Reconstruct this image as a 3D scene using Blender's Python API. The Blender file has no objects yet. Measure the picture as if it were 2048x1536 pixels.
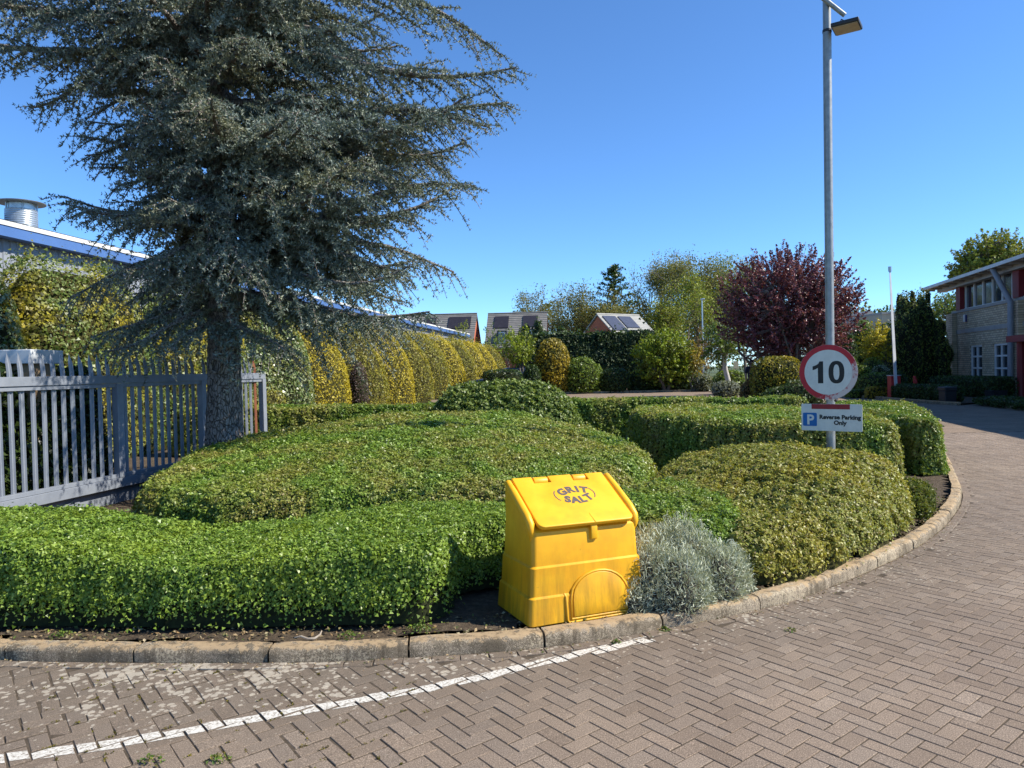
import bpy, bmesh, math, random
import numpy as np
from mathutils import Vector, Matrix

random.seed(7)
RNG = np.random.default_rng(11)
PI = math.pi
SC = bpy.context.scene
COL = SC.collection

# ------------------------------------------------------------------ camera
F_PX, EYE, PITCH, ROLL = 1450.0, 1.6, math.radians(1.17), math.radians(1.15)
cam_data = bpy.data.cameras.new('camera')
cam_data.sensor_width = 36.0
cam_data.lens = F_PX * 36.0 / 2048.0
cam_data.clip_start = 0.05
cam_data.clip_end = 2000.0
cam = bpy.data.objects.new('camera', cam_data)
COL.objects.link(cam)
CAM_ROT = Matrix.Rotation(PI / 2 - PITCH, 3, 'X') @ Matrix.Rotation(-ROLL, 3, 'Z')
cam.matrix_world = Matrix.Translation((0, 0, EYE)) @ CAM_ROT.to_4x4()
SC.camera = cam

# ------------------------------------------------------------------ world, sun, exposure
SUN_EL = math.radians(42.5)
SUN_AZ = (0.994, -0.11)                       # horizontal direction towards the sun
world = bpy.data.worlds.new('World')
SC.world = world
world.use_nodes = True
wn = world.node_tree.nodes
sky = wn.new('ShaderNodeTexSky')
sky.sky_type = 'NISHITA'
sky.sun_disc = False
sky.sun_elevation = SUN_EL
sky.sun_rotation = math.atan2(SUN_AZ[0], SUN_AZ[1])
sky.altitude = 0
sky.air_density = 0.75
sky.dust_density = 0.0
sky.ozone_density = 10.0
wn['Background'].inputs[1].default_value = 0.126
tint = wn.new('ShaderNodeMix'); tint.data_type = 'RGBA'; tint.blend_type = 'MULTIPLY'
tint.inputs[0].default_value = 1.0; tint.inputs[7].default_value = (0.89, 1.0, 1.0, 1.0)
world.node_tree.links.new(sky.outputs[0], tint.inputs[6])
world.node_tree.links.new(tint.outputs[2], wn['Background'].inputs[0])
sun_data = bpy.data.lights.new('sun', 'SUN')
sun_data.energy = 4.4
sun_data.angle = math.radians(0.53)
sun_data.color = (1.0, 0.945, 0.85)
sun = bpy.data.objects.new('sun', sun_data)
COL.objects.link(sun)
to_sun = Vector((SUN_AZ[0] * math.cos(SUN_EL), SUN_AZ[1] * math.cos(SUN_EL), math.sin(SUN_EL)))
sun.rotation_euler = to_sun.to_track_quat('Z', 'Y').to_euler()
sun.location = (20, -10, 25)
SC.view_settings.view_transform = 'Standard'
SC.view_settings.look = 'None'
SC.view_settings.gamma = 1.0
SC.view_settings.exposure = 0.95
SC.cycles.max_bounces = 7
SC.cycles.transparent_max_bounces = 6
SC.cycles.use_denoising = True

# ------------------------------------------------------------------ helpers
def ray(u, v):
    return CAM_ROT @ Vector(((u - 1024) / F_PX, -(v - 768) / F_PX, -1.0))
def gnd(u, v, z=0.0):
    d = ray(u, v); k = (z - EYE) / d.z
    return Vector((d.x * k, d.y * k, z))
def at(u, v, Y):
    d = ray(u, v); k = Y / d.y
    return Vector((d.x * k, Y, EYE + d.z * k))

def tag(o, label=None, cat=None, group=None, kind=None):
    if label: o['label'] = label
    if cat: o['category'] = cat
    if group: o['group'] = group
    if kind: o['kind'] = kind
    return o
def thing(name, label, cat, loc=(0, 0, 0), rotz=0.0, group=None):
    o = bpy.data.objects.new(name, None)
    o.empty_display_size = 0.1
    COL.objects.link(o)
    o.location = loc
    o.rotation_euler = (0, 0, rotz)
    return tag(o, label, cat, group)
def link_mesh(name, me, mat, parent=None):
    o = bpy.data.objects.new(name, me)
    COL.objects.link(o)
    if mat is not None and len(me.materials) == 0:
        for m in (mat if isinstance(mat, (list, tuple)) else (mat,)):
            me.materials.append(m)
    if parent is not None: o.parent = parent
    return o
def base_of(parent, local):
    if parent is None or local: return np.zeros(3)
    b = np.array(parent.location)
    if parent.parent is not None: b = b + np.array(parent.parent.location)
    return b
def fast_mesh(name, V, Fc, mat, parent=None, local=False, smooth=False, attrs=None, mat_index=None):
    """V (N,3), Fc (M,k) all faces with the same number of corners"""
    V = np.asarray(V, np.float32) - base_of(parent, local).astype(np.float32)
    Fc = np.asarray(Fc, np.int32)
    me = bpy.data.meshes.new(name)
    me.vertices.add(len(V)); me.vertices.foreach_set('co', V.ravel())
    k = Fc.shape[1]
    me.loops.add(Fc.size); me.loops.foreach_set('vertex_index', Fc.ravel())
    me.polygons.add(len(Fc)); me.polygons.foreach_set('loop_start', np.arange(0, Fc.size, k, dtype=np.int32))
    if mat_index is not None: me.polygons.foreach_set('material_index', np.asarray(mat_index, np.int32))
    me.update(calc_edges=True)
    if not smooth: me.shade_flat()
    else: me.shade_smooth()
    for an, arr in (attrs or {}).items():
        a = me.attributes.new(an, 'FLOAT', 'POINT'); a.data.foreach_set('value', np.asarray(arr, np.float32))
    return link_mesh(name, me, mat, parent)

class MB:
    """collects solids, then links them as ONE mesh object"""
    def __init__(s): s.v = []; s.f = []; s.m = []; s.mi = 0
    def add(s, vs, fs):
        n = len(s.v); s.v += [tuple(p) for p in vs]
        for f in fs: s.f.append(tuple(i + n for i in f)); s.m.append(s.mi)
        return s
    def box(s, a, b, M=None):
        x0, y0, z0 = a; x1, y1, z1 = b
        vs = [(x0,y0,z0),(x1,y0,z0),(x1,y1,z0),(x0,y1,z0),(x0,y0,z1),(x1,y0,z1),(x1,y1,z1),(x0,y1,z1)]
        if M is not None: vs = [tuple(M @ Vector(p)) for p in vs]
        return s.add(vs, [(0,3,2,1),(4,5,6,7),(0,1,5,4),(1,2,6,5),(2,3,7,6),(3,0,4,7)])
    def tube(s, pts, r, n=8, cap=True, squash=1.0):
        pts = [Vector(p) for p in pts]; m = len(pts)
        rs = r if isinstance(r, (list, tuple)) else [r] * m
        vs = []; ref = None
        for i, p in enumerate(pts):
            t = (pts[min(i + 1, m - 1)] - pts[max(i - 1, 0)])
            if t.length < 1e-9: t = Vector((0, 0, 1))
            t.normalize()
            if ref is None:
                ref = t.orthogonal().normalized()
            ref = (ref - t * ref.dot(t))
            if ref.length < 1e-6: ref = t.orthogonal()
            ref.normalize(); b = t.cross(ref)
            for j in range(n):
                a = 2 * PI * j / n
                vs.append(p + (ref * math.cos(a) + b * math.sin(a) * squash) * rs[i])
        fs = []
        for i in range(m - 1):
            for j in range(n):
                k = (j + 1) % n
                fs.append((i*n+j, i*n+k, (i+1)*n+k, (i+1)*n+j))
        if cap: fs.append(tuple(reversed(range(n)))); fs.append(tuple(range((m-1)*n, m*n)))
        return s.add(vs, fs)
    def lathe(s, prof, n=24, c=(0, 0, 0)):
        vs = []; fs = []
        for (r, z) in prof:
            for j in range(n):
                a = 2 * PI * j / n
                vs.append((c[0] + r * math.cos(a), c[1] + r * math.sin(a), c[2] + z))
        for i in range(len(prof) - 1):
            for j in range(n):
                k = (j + 1) % n
                fs.append((i*n+j, i*n+k, (i+1)*n+k, (i+1)*n+j))
        fs.append(tuple(reversed(range(n)))); fs.append(tuple(range((len(prof)-1)*n, len(prof)*n)))
        return s.add(vs, fs)
    def prism(s, poly, fn, d0, d1):
        """poly of (a,b), fn(a,b,d)->xyz, extruded from d0 to d1"""
        n = len(poly)
        vs = [fn(a, b, d0) for a, b in poly] + [fn(a, b, d1) for a, b in poly]
        fs = [tuple(reversed(range(n))), tuple(range(n, 2*n))]
        for i in range(n):
            k = (i + 1) % n
            fs.append((i, k, n+k, n+i))
        return s.add(vs, fs)
    def loft(s, rings, closed_ends=True):
        n = len(rings[0]); vs = [p for r in rings for p in r]; fs = []
        for i in range(len(rings) - 1):
            for j in range(n):
                k = (j + 1) % n
                fs.append((i*n+j, i*n+k, (i+1)*n+k, (i+1)*n+j))
        if closed_ends: fs.append(tuple(reversed(range(n)))); fs.append(tuple(range((len(rings)-1)*n, len(rings)*n)))
        return s.add(vs, fs)
    def build(s, name, mat, parent=None, local=False, smooth=False, bevel=0.0, seg=2, angle=40):
        b = base_of(parent, local)
        me = bpy.data.meshes.new(name)
        me.from_pydata([(p[0]-b[0], p[1]-b[1], p[2]-b[2]) for p in s.v], [], s.f)
        bm = bmesh.new(); bm.from_mesh(me)
        bmesh.ops.recalc_face_normals(bm, faces=bm.faces)
        bm.to_mesh(me); bm.free()
        o = link_mesh(name, me, mat, parent)
        if isinstance(mat, (list, tuple)): me.polygons.foreach_set('material_index', s.m)
        if bevel > 0:
            md = o.modifiers.new('bevel', 'BEVEL'); md.width = bevel; md.segments = seg
            md.limit_method = 'ANGLE'; md.angle_limit = math.radians(angle)
        if smooth:
            me.shade_smooth()
            if bevel == 0: me.set_sharp_from_angle(angle=math.radians(angle))
        return o

def rrect(x0, x1, y0, y1, r, z, n=5):
    out = []
    for cx, cy, a0 in ((x1-r, y1-r, 0), (x0+r, y1-r, PI/2), (x0+r, y0+r, PI), (x1-r, y0+r, 1.5*PI)):
        for i in range(n + 1):
            a = a0 + i / n * PI / 2
            out.append((cx + r*math.cos(a), cy + r*math.sin(a), z))
    return out
def catmull(pts, per=12):
    P = [np.array(p, float) for p in pts]
    P = [2*P[0]-P[1]] + P + [2*P[-1]-P[-2]]
    out = []
    for i in range(1, len(P) - 2):
        for k in range(per):
            t = k / per
            out.append(0.5*((2*P[i]) + (-P[i-1]+P[i+1])*t + (2*P[i-1]-5*P[i]+4*P[i+1]-P[i+2])*t*t + (-P[i-1]+3*P[i]-3*P[i+1]+P[i+2])*t**3))
    out.append(P[-2])
    return np.array(out)
def resample(poly, step):
    poly = np.asarray(poly, float)
    d = np.r_[0, np.cumsum(np.linalg.norm(np.diff(poly, axis=0), axis=1))]
    n = max(2, int(round(d[-1] / step)) + 1)
    s = np.linspace(0, d[-1], n)
    return np.stack([np.interp(s, d, poly[:, i]) for i in range(poly.shape[1])], 1)

# ------------------------------------------------------------------ materials
def nt(name):
    m = bpy.data.materials.new(name); m.use_nodes = True
    t = m.node_tree; t.nodes.clear()
    return m, t, t.nodes, t.links
def nd(t, typ, **kw):
    n = t.nodes.new(typ)
    for k, v in kw.items():
        if k.startswith('i_'): n.inputs[k[2:].replace('_', ' ')].default_value = v
        else: setattr(n, k, v)
    return n
def rgba(c): return (c[0], c[1], c[2], 1.0)
def ramp(t, stops, fac=None, interp='LINEAR'):
    r = t.nodes.new('ShaderNodeValToRGB'); r.color_ramp.interpolation = interp
    while len(r.color_ramp.elements) < len(stops): r.color_ramp.elements.new(0.5)
    for e, (p, c) in zip(r.color_ramp.elements, stops):
        e.position = p; e.color = rgba(c) if not isinstance(c, (int, float)) else (c, c, c, 1)
    if fac is not None: t.links.new(fac, r.inputs[0])
    return r
def noise(t, scale, detail=4.0, rough=0.55, vec=None, dist=0.0):
    n = nd(t, 'ShaderNodeTexNoise'); n.inputs['Scale'].default_value = scale
    n.inputs['Detail'].default_value = detail; n.inputs['Roughness'].default_value = rough
    n.inputs['Distortion'].default_value = dist
    if vec is not None: t.links.new(vec, n.inputs['Vector'])
    return n
def mixc(t, fac, a, b, blend='MIX'):
    m = t.nodes.new('ShaderNodeMix'); m.data_type = 'RGBA'; m.blend_type = blend
    for sock, v in ((m.inputs[0], fac), (m.inputs[6], a), (m.inputs[7], b)):
        if isinstance(v, (int, float)): sock.default_value = v
        elif isinstance(v, (tuple, list)): sock.default_value = rgba(v)
        else: t.links.new(v, sock)
    return m.outputs[2]
def mathn(t, op, a, b=None, clamp=False):
    m = t.nodes.new('ShaderNodeMath'); m.operation = op; m.use_clamp = clamp
    for i, v in enumerate((a, b)):
        if v is None: continue
        if isinstance(v, (int, float)): m.inputs[i].default_value = v
        else: t.links.new(v, m.inputs[i])
    return m.outputs[0]
def bsdf(t, color, rough=0.6, metal=0.0, spec=0.4, bump=None, bump_s=0.3, bump_d=0.01):
    p = t.nodes.new('ShaderNodeBsdfPrincipled'); o = t.nodes.new('ShaderNodeOutputMaterial')
    for nm, v in (('Base Color', color), ('Roughness', rough), ('Metallic', metal), ('Specular IOR Level', spec)):
        s = p.inputs[nm]
        if isinstance(v, (tuple, list)): s.default_value = rgba(v)
        elif isinstance(v, (int, float)): s.default_value = v
        else: t.links.new(v, s)
    if bump is not None:
        b = t.nodes.new('ShaderNodeBump'); b.inputs['Strength'].default_value = bump_s; b.inputs['Distance'].default_value = bump_d
        t.links.new(bump, b.inputs['Height']); t.links.new(b.outputs[0], p.inputs['Normal'])
    t.links.new(p.outputs[0], o.inputs[0])
    return p
def pos(t): return t.nodes.new('ShaderNodeNewGeometry').outputs['Position']
def objco(t): return t.nodes.new('ShaderNodeTexCoord').outputs['Object']
def plain(name, c1, c2=None, scale=8.0, rough=0.5, metal=0.0, spec=0.4, bump_s=0.0, bump_d=0.004, detail=6.0, co='pos'):
    m, t, N, L = nt(name)
    v = pos(t) if co == 'pos' else objco(t)
    c2 = c2 or tuple(x * 0.8 for x in c1)
    n = noise(t, scale, detail, 0.6, v)
    r = ramp(t, [(0.32, c2), (0.68, c1)], n.outputs[0])
    bsdf(t, r.outputs[0], rough, metal, spec, n.outputs[0] if bump_s else None, bump_s, bump_d)
    return m
def leaf_mat(name, stops, patch=None, patch_scale=1.2, rough=0.46, trans=0.30, spec=0.32, gain=1.0, streak=None, lo=0.45, hi=0.62, dead=0.0):
    """stops: colours picked per leaf; patch: second set mixed in by large scale noise"""
    m, t, N, L = nt(name)
    g = t.nodes.new('ShaderNodeNewGeometry')
    k = len(stops)
    S = lambda cs: [(i / max(1, len(cs) - 1), tuple(x * gain for x in c)) for i, c in enumerate(cs)]
    r1 = ramp(t, S(stops), g.outputs['Random Per Island'])
    col = r1.outputs[0]
    if patch:
        v = g.outputs['Position']
        if streak:
            mp = t.nodes.new('ShaderNodeMapping'); mp.inputs['Scale'].default_value = streak
            L.new(v, mp.inputs[0]); v = mp.outputs[0]
        n = noise(t, patch_scale, 3.0, 0.6, v)
        f = ramp(t, [(lo, 0.0), (hi, 1.0)], n.outputs[0])
        r2 = ramp(t, S(patch), g.outputs['Random Per Island'])
        col = mixc(t, f.outputs[0], col, r2.outputs[0])
    if dead > 0:
        n3 = noise(t, 6.5, 4.0, 0.65, g.outputs['Position'])
        col = mixc(t, ramp(t, [(0.60, 0.0), (0.72, dead)], n3.outputs[0]).outputs[0], col, (0.20, 0.145, 0.07))
    p = t.nodes.new('ShaderNodeBsdfPrincipled'); o = t.nodes.new('ShaderNodeOutputMaterial')
    L.new(col, p.inputs['Base Color']); p.inputs['Roughness'].default_value = rough
    p.inputs['Specular IOR Level'].default_value = spec
    tr = t.nodes.new('ShaderNodeBsdfTranslucent')
    tc = mixc(t, 1.0, col, (1.25, 1.2, 0.55), 'MULTIPLY'); L.new(tc, tr.inputs[0])
    mx = t.nodes.new('ShaderNodeMixShader'); mx.inputs[0].default_value = trans
    L.new(p.outputs[0], mx.inputs[1]); L.new(tr.outputs[0], mx.inputs[2]); L.new(mx.outputs[0], o.inputs[0])
    return m

# ------------------------------------------------------------------ foliage helpers
def unit(a): return a / np.maximum(np.linalg.norm(a, axis=-1, keepdims=True), 1e-9)
def leaf_arrays(pts, nrm, size, aspect=0.6, tilt=0.7, sizevar=0.55, fold=0.12, align=None):
    n = len(pts)
    nn = unit(nrm + tilt * RNG.normal(size=(n, 3)))
    a = RNG.normal(size=(n, 3)) if align is None else align + 0.45 * RNG.normal(size=(n, 3))
    a = unit(a - nn * (a * nn).sum(1, keepdims=True))
    b = np.cross(nn, a)
    L = (size * (1 + sizevar * RNG.uniform(-1, 1, n)))[:, None] if np.isscalar(size) else (size * (1 + sizevar * RNG.uniform(-1, 1, n)))[:, None]
    W = L * aspect
    p0 = pts - a * L * 0.5; p2 = pts + a * L * 0.5
    mid = pts + a * L * 0.05 + nn * L * fold
    p1 = mid + b * W * 0.5; p3 = mid - b * W * 0.5
    return p0, p1, p2, p3
def leaves(name, pts, nrm, size, mat, parent, tri=False, **kw):
    p0, p1, p2, p3 = leaf_arrays(np.asarray(pts, float), np.asarray(nrm, float), size, **kw)
    n = len(p0)
    if tri:
        V = np.stack([p0, p1 * 0.5 + p2 * 0.5 + (p1 - p3) * 0.35, p3 * 0.5 + p2 * 0.5 - (p1 - p3) * 0.35], 1).reshape(-1, 3)
        Fc = np.arange(n * 3).reshape(n, 3)
    else:
        V = np.stack([p0, p1, p2, p3], 1).reshape(-1, 3)
        Fc = np.arange(n * 4).reshape(n, 4)
    o = fast_mesh(name, V, Fc, mat, parent)
    return tag(o, kind='stuff')
def sample_tris(V, T, n, weight=None):
    A, B, C = V[T[:, 0]], V[T[:, 1]], V[T[:, 2]]
    cr = np.cross(B - A, C - A); ar = np.linalg.norm(cr, axis=1) * 0.5
    nrm = unit(cr)
    w = ar if weight is None else ar * weight((A + B + C) / 3, nrm)
    cum = np.cumsum(w); idx = np.searchsorted(cum, RNG.uniform(0, cum[-1], n)); idx = np.minimum(idx, len(T) - 1)
    u = RNG.uniform(size=(n, 1)); v = RNG.uniform(size=(n, 1)); f = (u + v) > 1
    u = np.where(f, 1 - u, u); v = np.where(f, 1 - v, v)
    return A[idx] + u * (B - A)[idx] + v * (C - A)[idx], nrm[idx]
def face_cam(c, n):
    d = unit(np.array([0, 0, EYE]) - c)
    f = (d * n).sum(1)
    return np.where(f > -0.25, 1.0, 0.3)

def seg_dist(px, py, poly, closed=True):
    d = np.full(px.shape, 1e9)
    m = len(poly)
    for i in range(m if closed else m - 1):
        ax, ay = poly[i][:2]; bx, by = poly[(i + 1) % m][:2]
        dx, dy = bx - ax, by - ay
        t = np.clip(((px - ax) * dx + (py - ay) * dy) / (dx*dx + dy*dy + 1e-12), 0, 1)
        d = np.minimum(d, np.hypot(px - ax - t * dx, py - ay - t * dy))
    return d
def inside(px, py, poly):
    r = np.zeros(px.shape, bool); m = len(poly); j = m - 1
    for i in range(m):
        xi, yi = poly[i][:2]; xj, yj = poly[j][:2]
        if yi != yj:
            c = ((yi > py) != (yj > py)) & (px < (xj - xi) * (py - yi) / (yj - yi) + xi)
            r ^= c
        j = i
    return r
def closed_smooth(poly, per=6):
    P = list(poly); P = [P[-1]] + P + [P[0], P[1]]
    out = catmull(P, per)
    return out[per:per * (len(poly) + 1)]
def lump(x, y, s, amp, seed):
    r = np.random.default_rng(seed); z = np.zeros(x.shape)
    for k in range(7):
        a = r.uniform(0, 2*PI); f = s * r.uniform(0.6, 1.8); ph = r.uniform(0, 6.28)
        z += np.sin((x * math.cos(a) + y * math.sin(a)) * f + ph)
    return z * amp / 3.0
def field(poly, top, r, p, z0=0.1, g=0.05, bump=0.015, seed=1):
    """clipped shrub as a height field: footprint polygon, top(x,y), edge rounding r and power p -> verts, tris"""
    pl = closed_smooth(poly)
    lo = pl.min(0) - g; hi = pl.max(0) + g
    xs = np.arange(lo[0], hi[0] + g, g); ys = np.arange(lo[1], hi[1] + g, g)
    X, Y = np.meshgrid(xs, ys)
    ins = inside(X, Y, pl); d = seg_dist(X, Y, pl)
    d = np.where(ins, d + lump(X, Y, 9.0, 0.012, seed), -d)
    q = np.clip(1 - d / r, 0, 1)
    prof = (1 - q ** p) ** (1 / p)
    prof = np.where(d <= 0, 0.0, prof)
    Z = z0 + (top(X, Y) + lump(X, Y, 4.0, bump, seed + 5) + lump(X, Y, 14.0, bump * 0.5, seed + 9) - z0) * prof
    keep = d > -g * 1.5
    idx = -np.ones(X.shape, int); idx[keep] = np.arange(keep.sum())
    V = np.stack([X[keep], Y[keep], Z[keep]], 1)
    a, b, c, e = idx[:-1, :-1], idx[:-1, 1:], idx[1:, 1:], idx[1:, :-1]
    T = np.concatenate([np.stack([a, b, c], -1).reshape(-1, 3), np.stack([a, c, e], -1).reshape(-1, 3)])
    T = T[(T >= 0).all(1)]
    return V, T
def clipped(name, label, cat, poly, top, r, p, density, size, mat, hull_mat, z0=0.1, g=0.05, bump=0.015, seed=1, group=None,
            tilt=0.58, bare=0.0, depth=0.035, aspect=0.6, fly=0.04, tri=False, tuft=0.012):
    V, T = field(poly, top, r, p, z0, g, bump, seed)
    c = V.mean(0)
    o = thing(name, label, cat, (float(c[0]), float(c[1]), z0), group=group)
    H = V.copy()
    nz = np.zeros_like(V); cr = np.cross(V[T[:,1]] - V[T[:,0]], V[T[:,2]] - V[T[:,0]])
    for k in range(3): np.add.at(nz, T[:, k], cr)
    H -= unit(nz) * depth * 1.35
    H[:, 2] = np.maximum(H[:, 2], z0 - 0.03)
    TH_ = T if bare <= 0 else T[V[T][:, :, 2].max(1) > z0 + bare * 0.75]
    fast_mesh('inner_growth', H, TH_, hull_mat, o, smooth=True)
    A = np.linalg.norm(cr, axis=1).sum() * 0.5
    n = int(A * density)
    near = max(2.0, float(np.hypot(V[:, 0], V[:, 1]).min()) + 0.6)
    wd = lambda c_, n_: face_cam(c_, n_) * np.minimum(1.0, (near / np.hypot(c_[:, 0], c_[:, 1])) ** 1.1)
    P_, N_ = sample_tris(V, T, n, wd)
    P_ = P_ + N_ * (lump(P_[:, 0] + 0.6 * P_[:, 2], P_[:, 1] + 0.8 * P_[:, 2], 26.0, tuft, seed + 2) + lump(P_[:, 0] - 0.7 * P_[:, 2], P_[:, 1] + 0.5 * P_[:, 2], 60.0, tuft * 0.6, seed + 3))[:, None]
    off = RNG.exponential(0.5, (n, 1)) * -depth + np.where(RNG.uniform(size=(n, 1)) < 0.06, RNG.uniform(0, fly, (n, 1)), 0)
    P_ = P_ + N_ * off
    keep = P_[:, 2] > z0 - 0.01
    if bare > 0: keep &= RNG.uniform(size=n) < np.clip(((P_[:, 2] - z0) / (bare * (1 + 8 * lump(P_[:, 0], P_[:, 1], 5.0, 0.05, seed + 4)))) ** 2, 0.03, 1)
    P_, N_ = P_[keep], N_[keep]
    N2 = unit(N_ + np.array([0, 0, 0.25]))
    sz = size * np.maximum(1.0, np.hypot(P_[:, 0], P_[:, 1]) / near) ** 0.55
    leaves('foliage', P_, N2, sz, mat, o, tilt=tilt, aspect=aspect, tri=tri)
    return o, P_
def lobes_shrub(name, label, cat, lobes, n, size, mat, hull_mat, base=None, group=None, tilt=0.8, hull=0.86, tri=False, fly=0.0,
                depth=0.12, power=2.0, stretch=None, aspect=0.6, extra=None, align=None):
    """foliage on the joint surface of several ellipsoids (cx,cy,cz,rx,ry,rz)"""
    lb = np.array(lobes, float)
    base = base if base is not None else (lb[:, 0].mean(), lb[:, 1].mean(), 0.0)
    o = thing(name, label, cat, tuple(float(q) for q in base), group=group)
    area = (lb[:, 3] * lb[:, 5] + lb[:, 4] * lb[:, 5] + lb[:, 3] * lb[:, 4])
    pick = RNG.choice(len(lb), int(n * 1.9), p=area / area.sum())
    d = unit(RNG.normal(size=(len(pick), 3)))
    e = 2.0 / power
    d = d / ((np.abs(d) ** power).sum(1, keepdims=True) ** (1 / power))
    c, rr = lb[pick, :3], lb[pick, 3:]
    P_ = c + d * rr
    N_ = unit(np.sign(d) * np.abs(d) ** (power - 1) / rr)
    k = np.ones(len(P_), bool)
    for i in range(len(lb)):
        q = (((np.abs(P_ - lb[i, :3]) / lb[i, 3:]) ** power).sum(1)) < 0.86
        k &= ~(q & (pick != i))
    k &= P_[:, 2] > 0.02
    w = face_cam(P_, N_); k &= RNG.uniform(size=len(P_)) < np.maximum(w, 0.4)
    P_, N_, rr = P_[k][:n], N_[k][:n], rr[k][:n]
    s = 1 - RNG.exponential(0.5, len(P_)) * depth + np.where(RNG.uniform(size=len(P_)) < 0.08, RNG.uniform(0, fly, len(P_)), 0)
    cc = c[k][:n]
    P_ = cc + (P_ - cc) * s[:, None]
    if hull > 0:
        m = MB()
        for (cx, cy, cz, rx, ry, rz) in lobes:
            prof = []
            for i in range(9):
                a = -PI / 2 + PI * i / 8
                prof.append((math.copysign(abs(math.cos(a)) ** e, 1), math.copysign(abs(math.sin(a)) ** e, math.sin(a))))
            rings = []
            for (pr, pz) in prof:
                rings.append([(cx + hull * rx * max(pr, 0.02) * math.copysign(abs(math.cos(q)) ** e, math.cos(q)), cy + hull * ry * max(pr, 0.02) * math.copysign(abs(math.sin(q)) ** e, math.sin(q)),
                               max(0.0, cz + hull * rz * pz)) for q in [2*PI*j/14 for j in range(14)]])
            m.loft(rings)
        tag(m.build('inner_growth', hull_mat, o, smooth=True, angle=80), kind='stuff')
    if extra is not None:
        P_ = np.concatenate([P_, extra[0]]); N_ = np.concatenate([N_, extra[1]])
    leaves('foliage', P_, N_, size, mat, o, tri=tri, tilt=tilt, aspect=aspect, align=None if align is None else np.array(align, float))
    return o
def wobble_path(a, b, bend, n=6):
    a = np.array(a, float); b = np.array(b, float)
    L = np.linalg.norm(b - a); out = []
    o1 = RNG.normal(size=3) * bend * L; o2 = RNG.normal(size=3) * bend * L * 0.5
    for i in range(n + 1):
        t = i / n
        out.append(a + (b - a) * t + o1 * math.sin(PI * t) + o2 * math.sin(2 * PI * t))
    return np.array(out)
def shoot_tree(name, label, cat, base, trunk_h, trunk_r, center, radii, n_limb, n_shoot, shoot_len, per_shoot, leaf, mat, wood, group=None,
               up=0.5, spread=0.05, stems=1, tri=False, inner=0.35, leaf_gap=0.0, tilt=1.2, twigs=True, trunk_label=None, zmin=0.3, bow=0.0, limb_r=0.35):
    """trunk, limbs and leafy shoots that fill an ellipsoid crown"""
    o = thing(name, label, cat, tuple(float(q) for q in base), group=group)
    base = np.array(base, float); ce = np.array(center, float); ra = np.array(radii, float)
    tm = MB(); lm = MB(); nodes = []
    tops = []
    for s in range(stems):
        a = 2 * PI * s / max(1, stems) + RNG.uniform(0, 1)
        b0 = base + (np.array([math.cos(a), math.sin(a), 0]) * trunk_r * 1.2 if stems > 1 else 0)
        tp = base + np.array([math.cos(a) * ra[0] * 0.3, math.sin(a) * ra[1] * 0.3, trunk_h]) if stems > 1 else np.array([base[0] + (ce[0]-base[0])*0.35, base[1] + (ce[1]-base[1])*0.35, base[2] + trunk_h])
        pth = wobble_path(b0 - [0, 0, 0.05], tp, 0.03, 6)
        tm.tube(pth, [trunk_r * (1.25 - 0.55 * i / 6) if i else trunk_r * 1.5 for i in range(7)], 10)
        tops.append(tp)
    for i in range(n_limb):
        d = unit(RNG.normal(size=3) * [1, 1, 0.7] + [0, 0, up])
        e = ce + d * ra * RNG.uniform(0.45, 0.8)
        s = tops[i % len(tops)] - np.array([0, 0, RNG.uniform(0, 0.25) * trunk_h])
        pth = wobble_path(s, e, 0.08, 6)
        lm.tube(pth, [trunk_r * limb_r * (1 - 0.75 * k / 6) for k in range(7)], 5)
        nodes += list(pth[2:])
    nodes = np.array(nodes)
    SP = []; SN = []; AL = []
    for i in range(n_shoot):
        d = unit(RNG.normal(size=3)); rad = RNG.uniform(inner, 1.0) ** 0.6
        tip = ce + d * ra * rad
        if tip[2] < base[2] + zmin: continue
        ol = d * ra
        ax = unit(unit(ol) + [0, 0, up] + 0.35 * RNG.normal(size=3))
        L = shoot_len * RNG.uniform(0.5, 1.3)
        st = tip - ax * L * 0.75; en = tip + ax * L * 0.25
        if twigs:
            near = nodes[np.argmin(((nodes - st) ** 2).sum(1))]
            tw = np.array([near, near * 0.35 + st * 0.65 + RNG.normal(size=3) * 0.08 * L, st, en])
            lm.tube(tw, [trunk_r * 0.09, trunk_r * 0.07, trunk_r * 0.05, trunk_r * 0.02], 3, cap=False)
        m = int(per_shoot * RNG.uniform(0.6, 1.4))
        t = RNG.uniform(0, 1, m) ** 0.85
        q = st + np.outer(t, en - st) + RNG.normal(size=(m, 3)) * spread * (1.15 - t)[:, None] * L + np.outer(t * t, [0, 0, -bow * L])
        SP.append(q); SN.append(np.tile(ax * 0.3 + np.array([0, 0, 0.8]) + d * 0.4, (m, 1)))
    tm.build('trunk', wood, o, smooth=True, angle=70)
    lm.build('branch', wood, o, smooth=True, angle=80)
    if SP: leaves('crown', np.concatenate(SP), np.concatenate(SN), leaf, mat, o, tri=tri, tilt=tilt)
    return o
def text_mesh(txt, size, bold=0.0):
    cu = bpy.data.curves.new('lettering', 'FONT'); cu.body = txt; cu.size = size; cu.offset = bold; cu.resolution_u = 3
    cu.align_x = 'CENTER'; cu.fill_mode = 'FRONT'
    ob = bpy.data.objects.new('lettering', cu); COL.objects.link(ob)
    dg = bpy.context.evaluated_depsgraph_get()
    me = bpy.data.meshes.new_from_object(ob.evaluated_get(dg))
    V = [tuple(v.co) for v in me.vertices]; Fc = [tuple(p.vertices) for p in me.polygons]
    bpy.data.objects.remove(ob); bpy.data.curves.remove(cu); bpy.data.meshes.remove(me)
    return V, Fc
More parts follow.
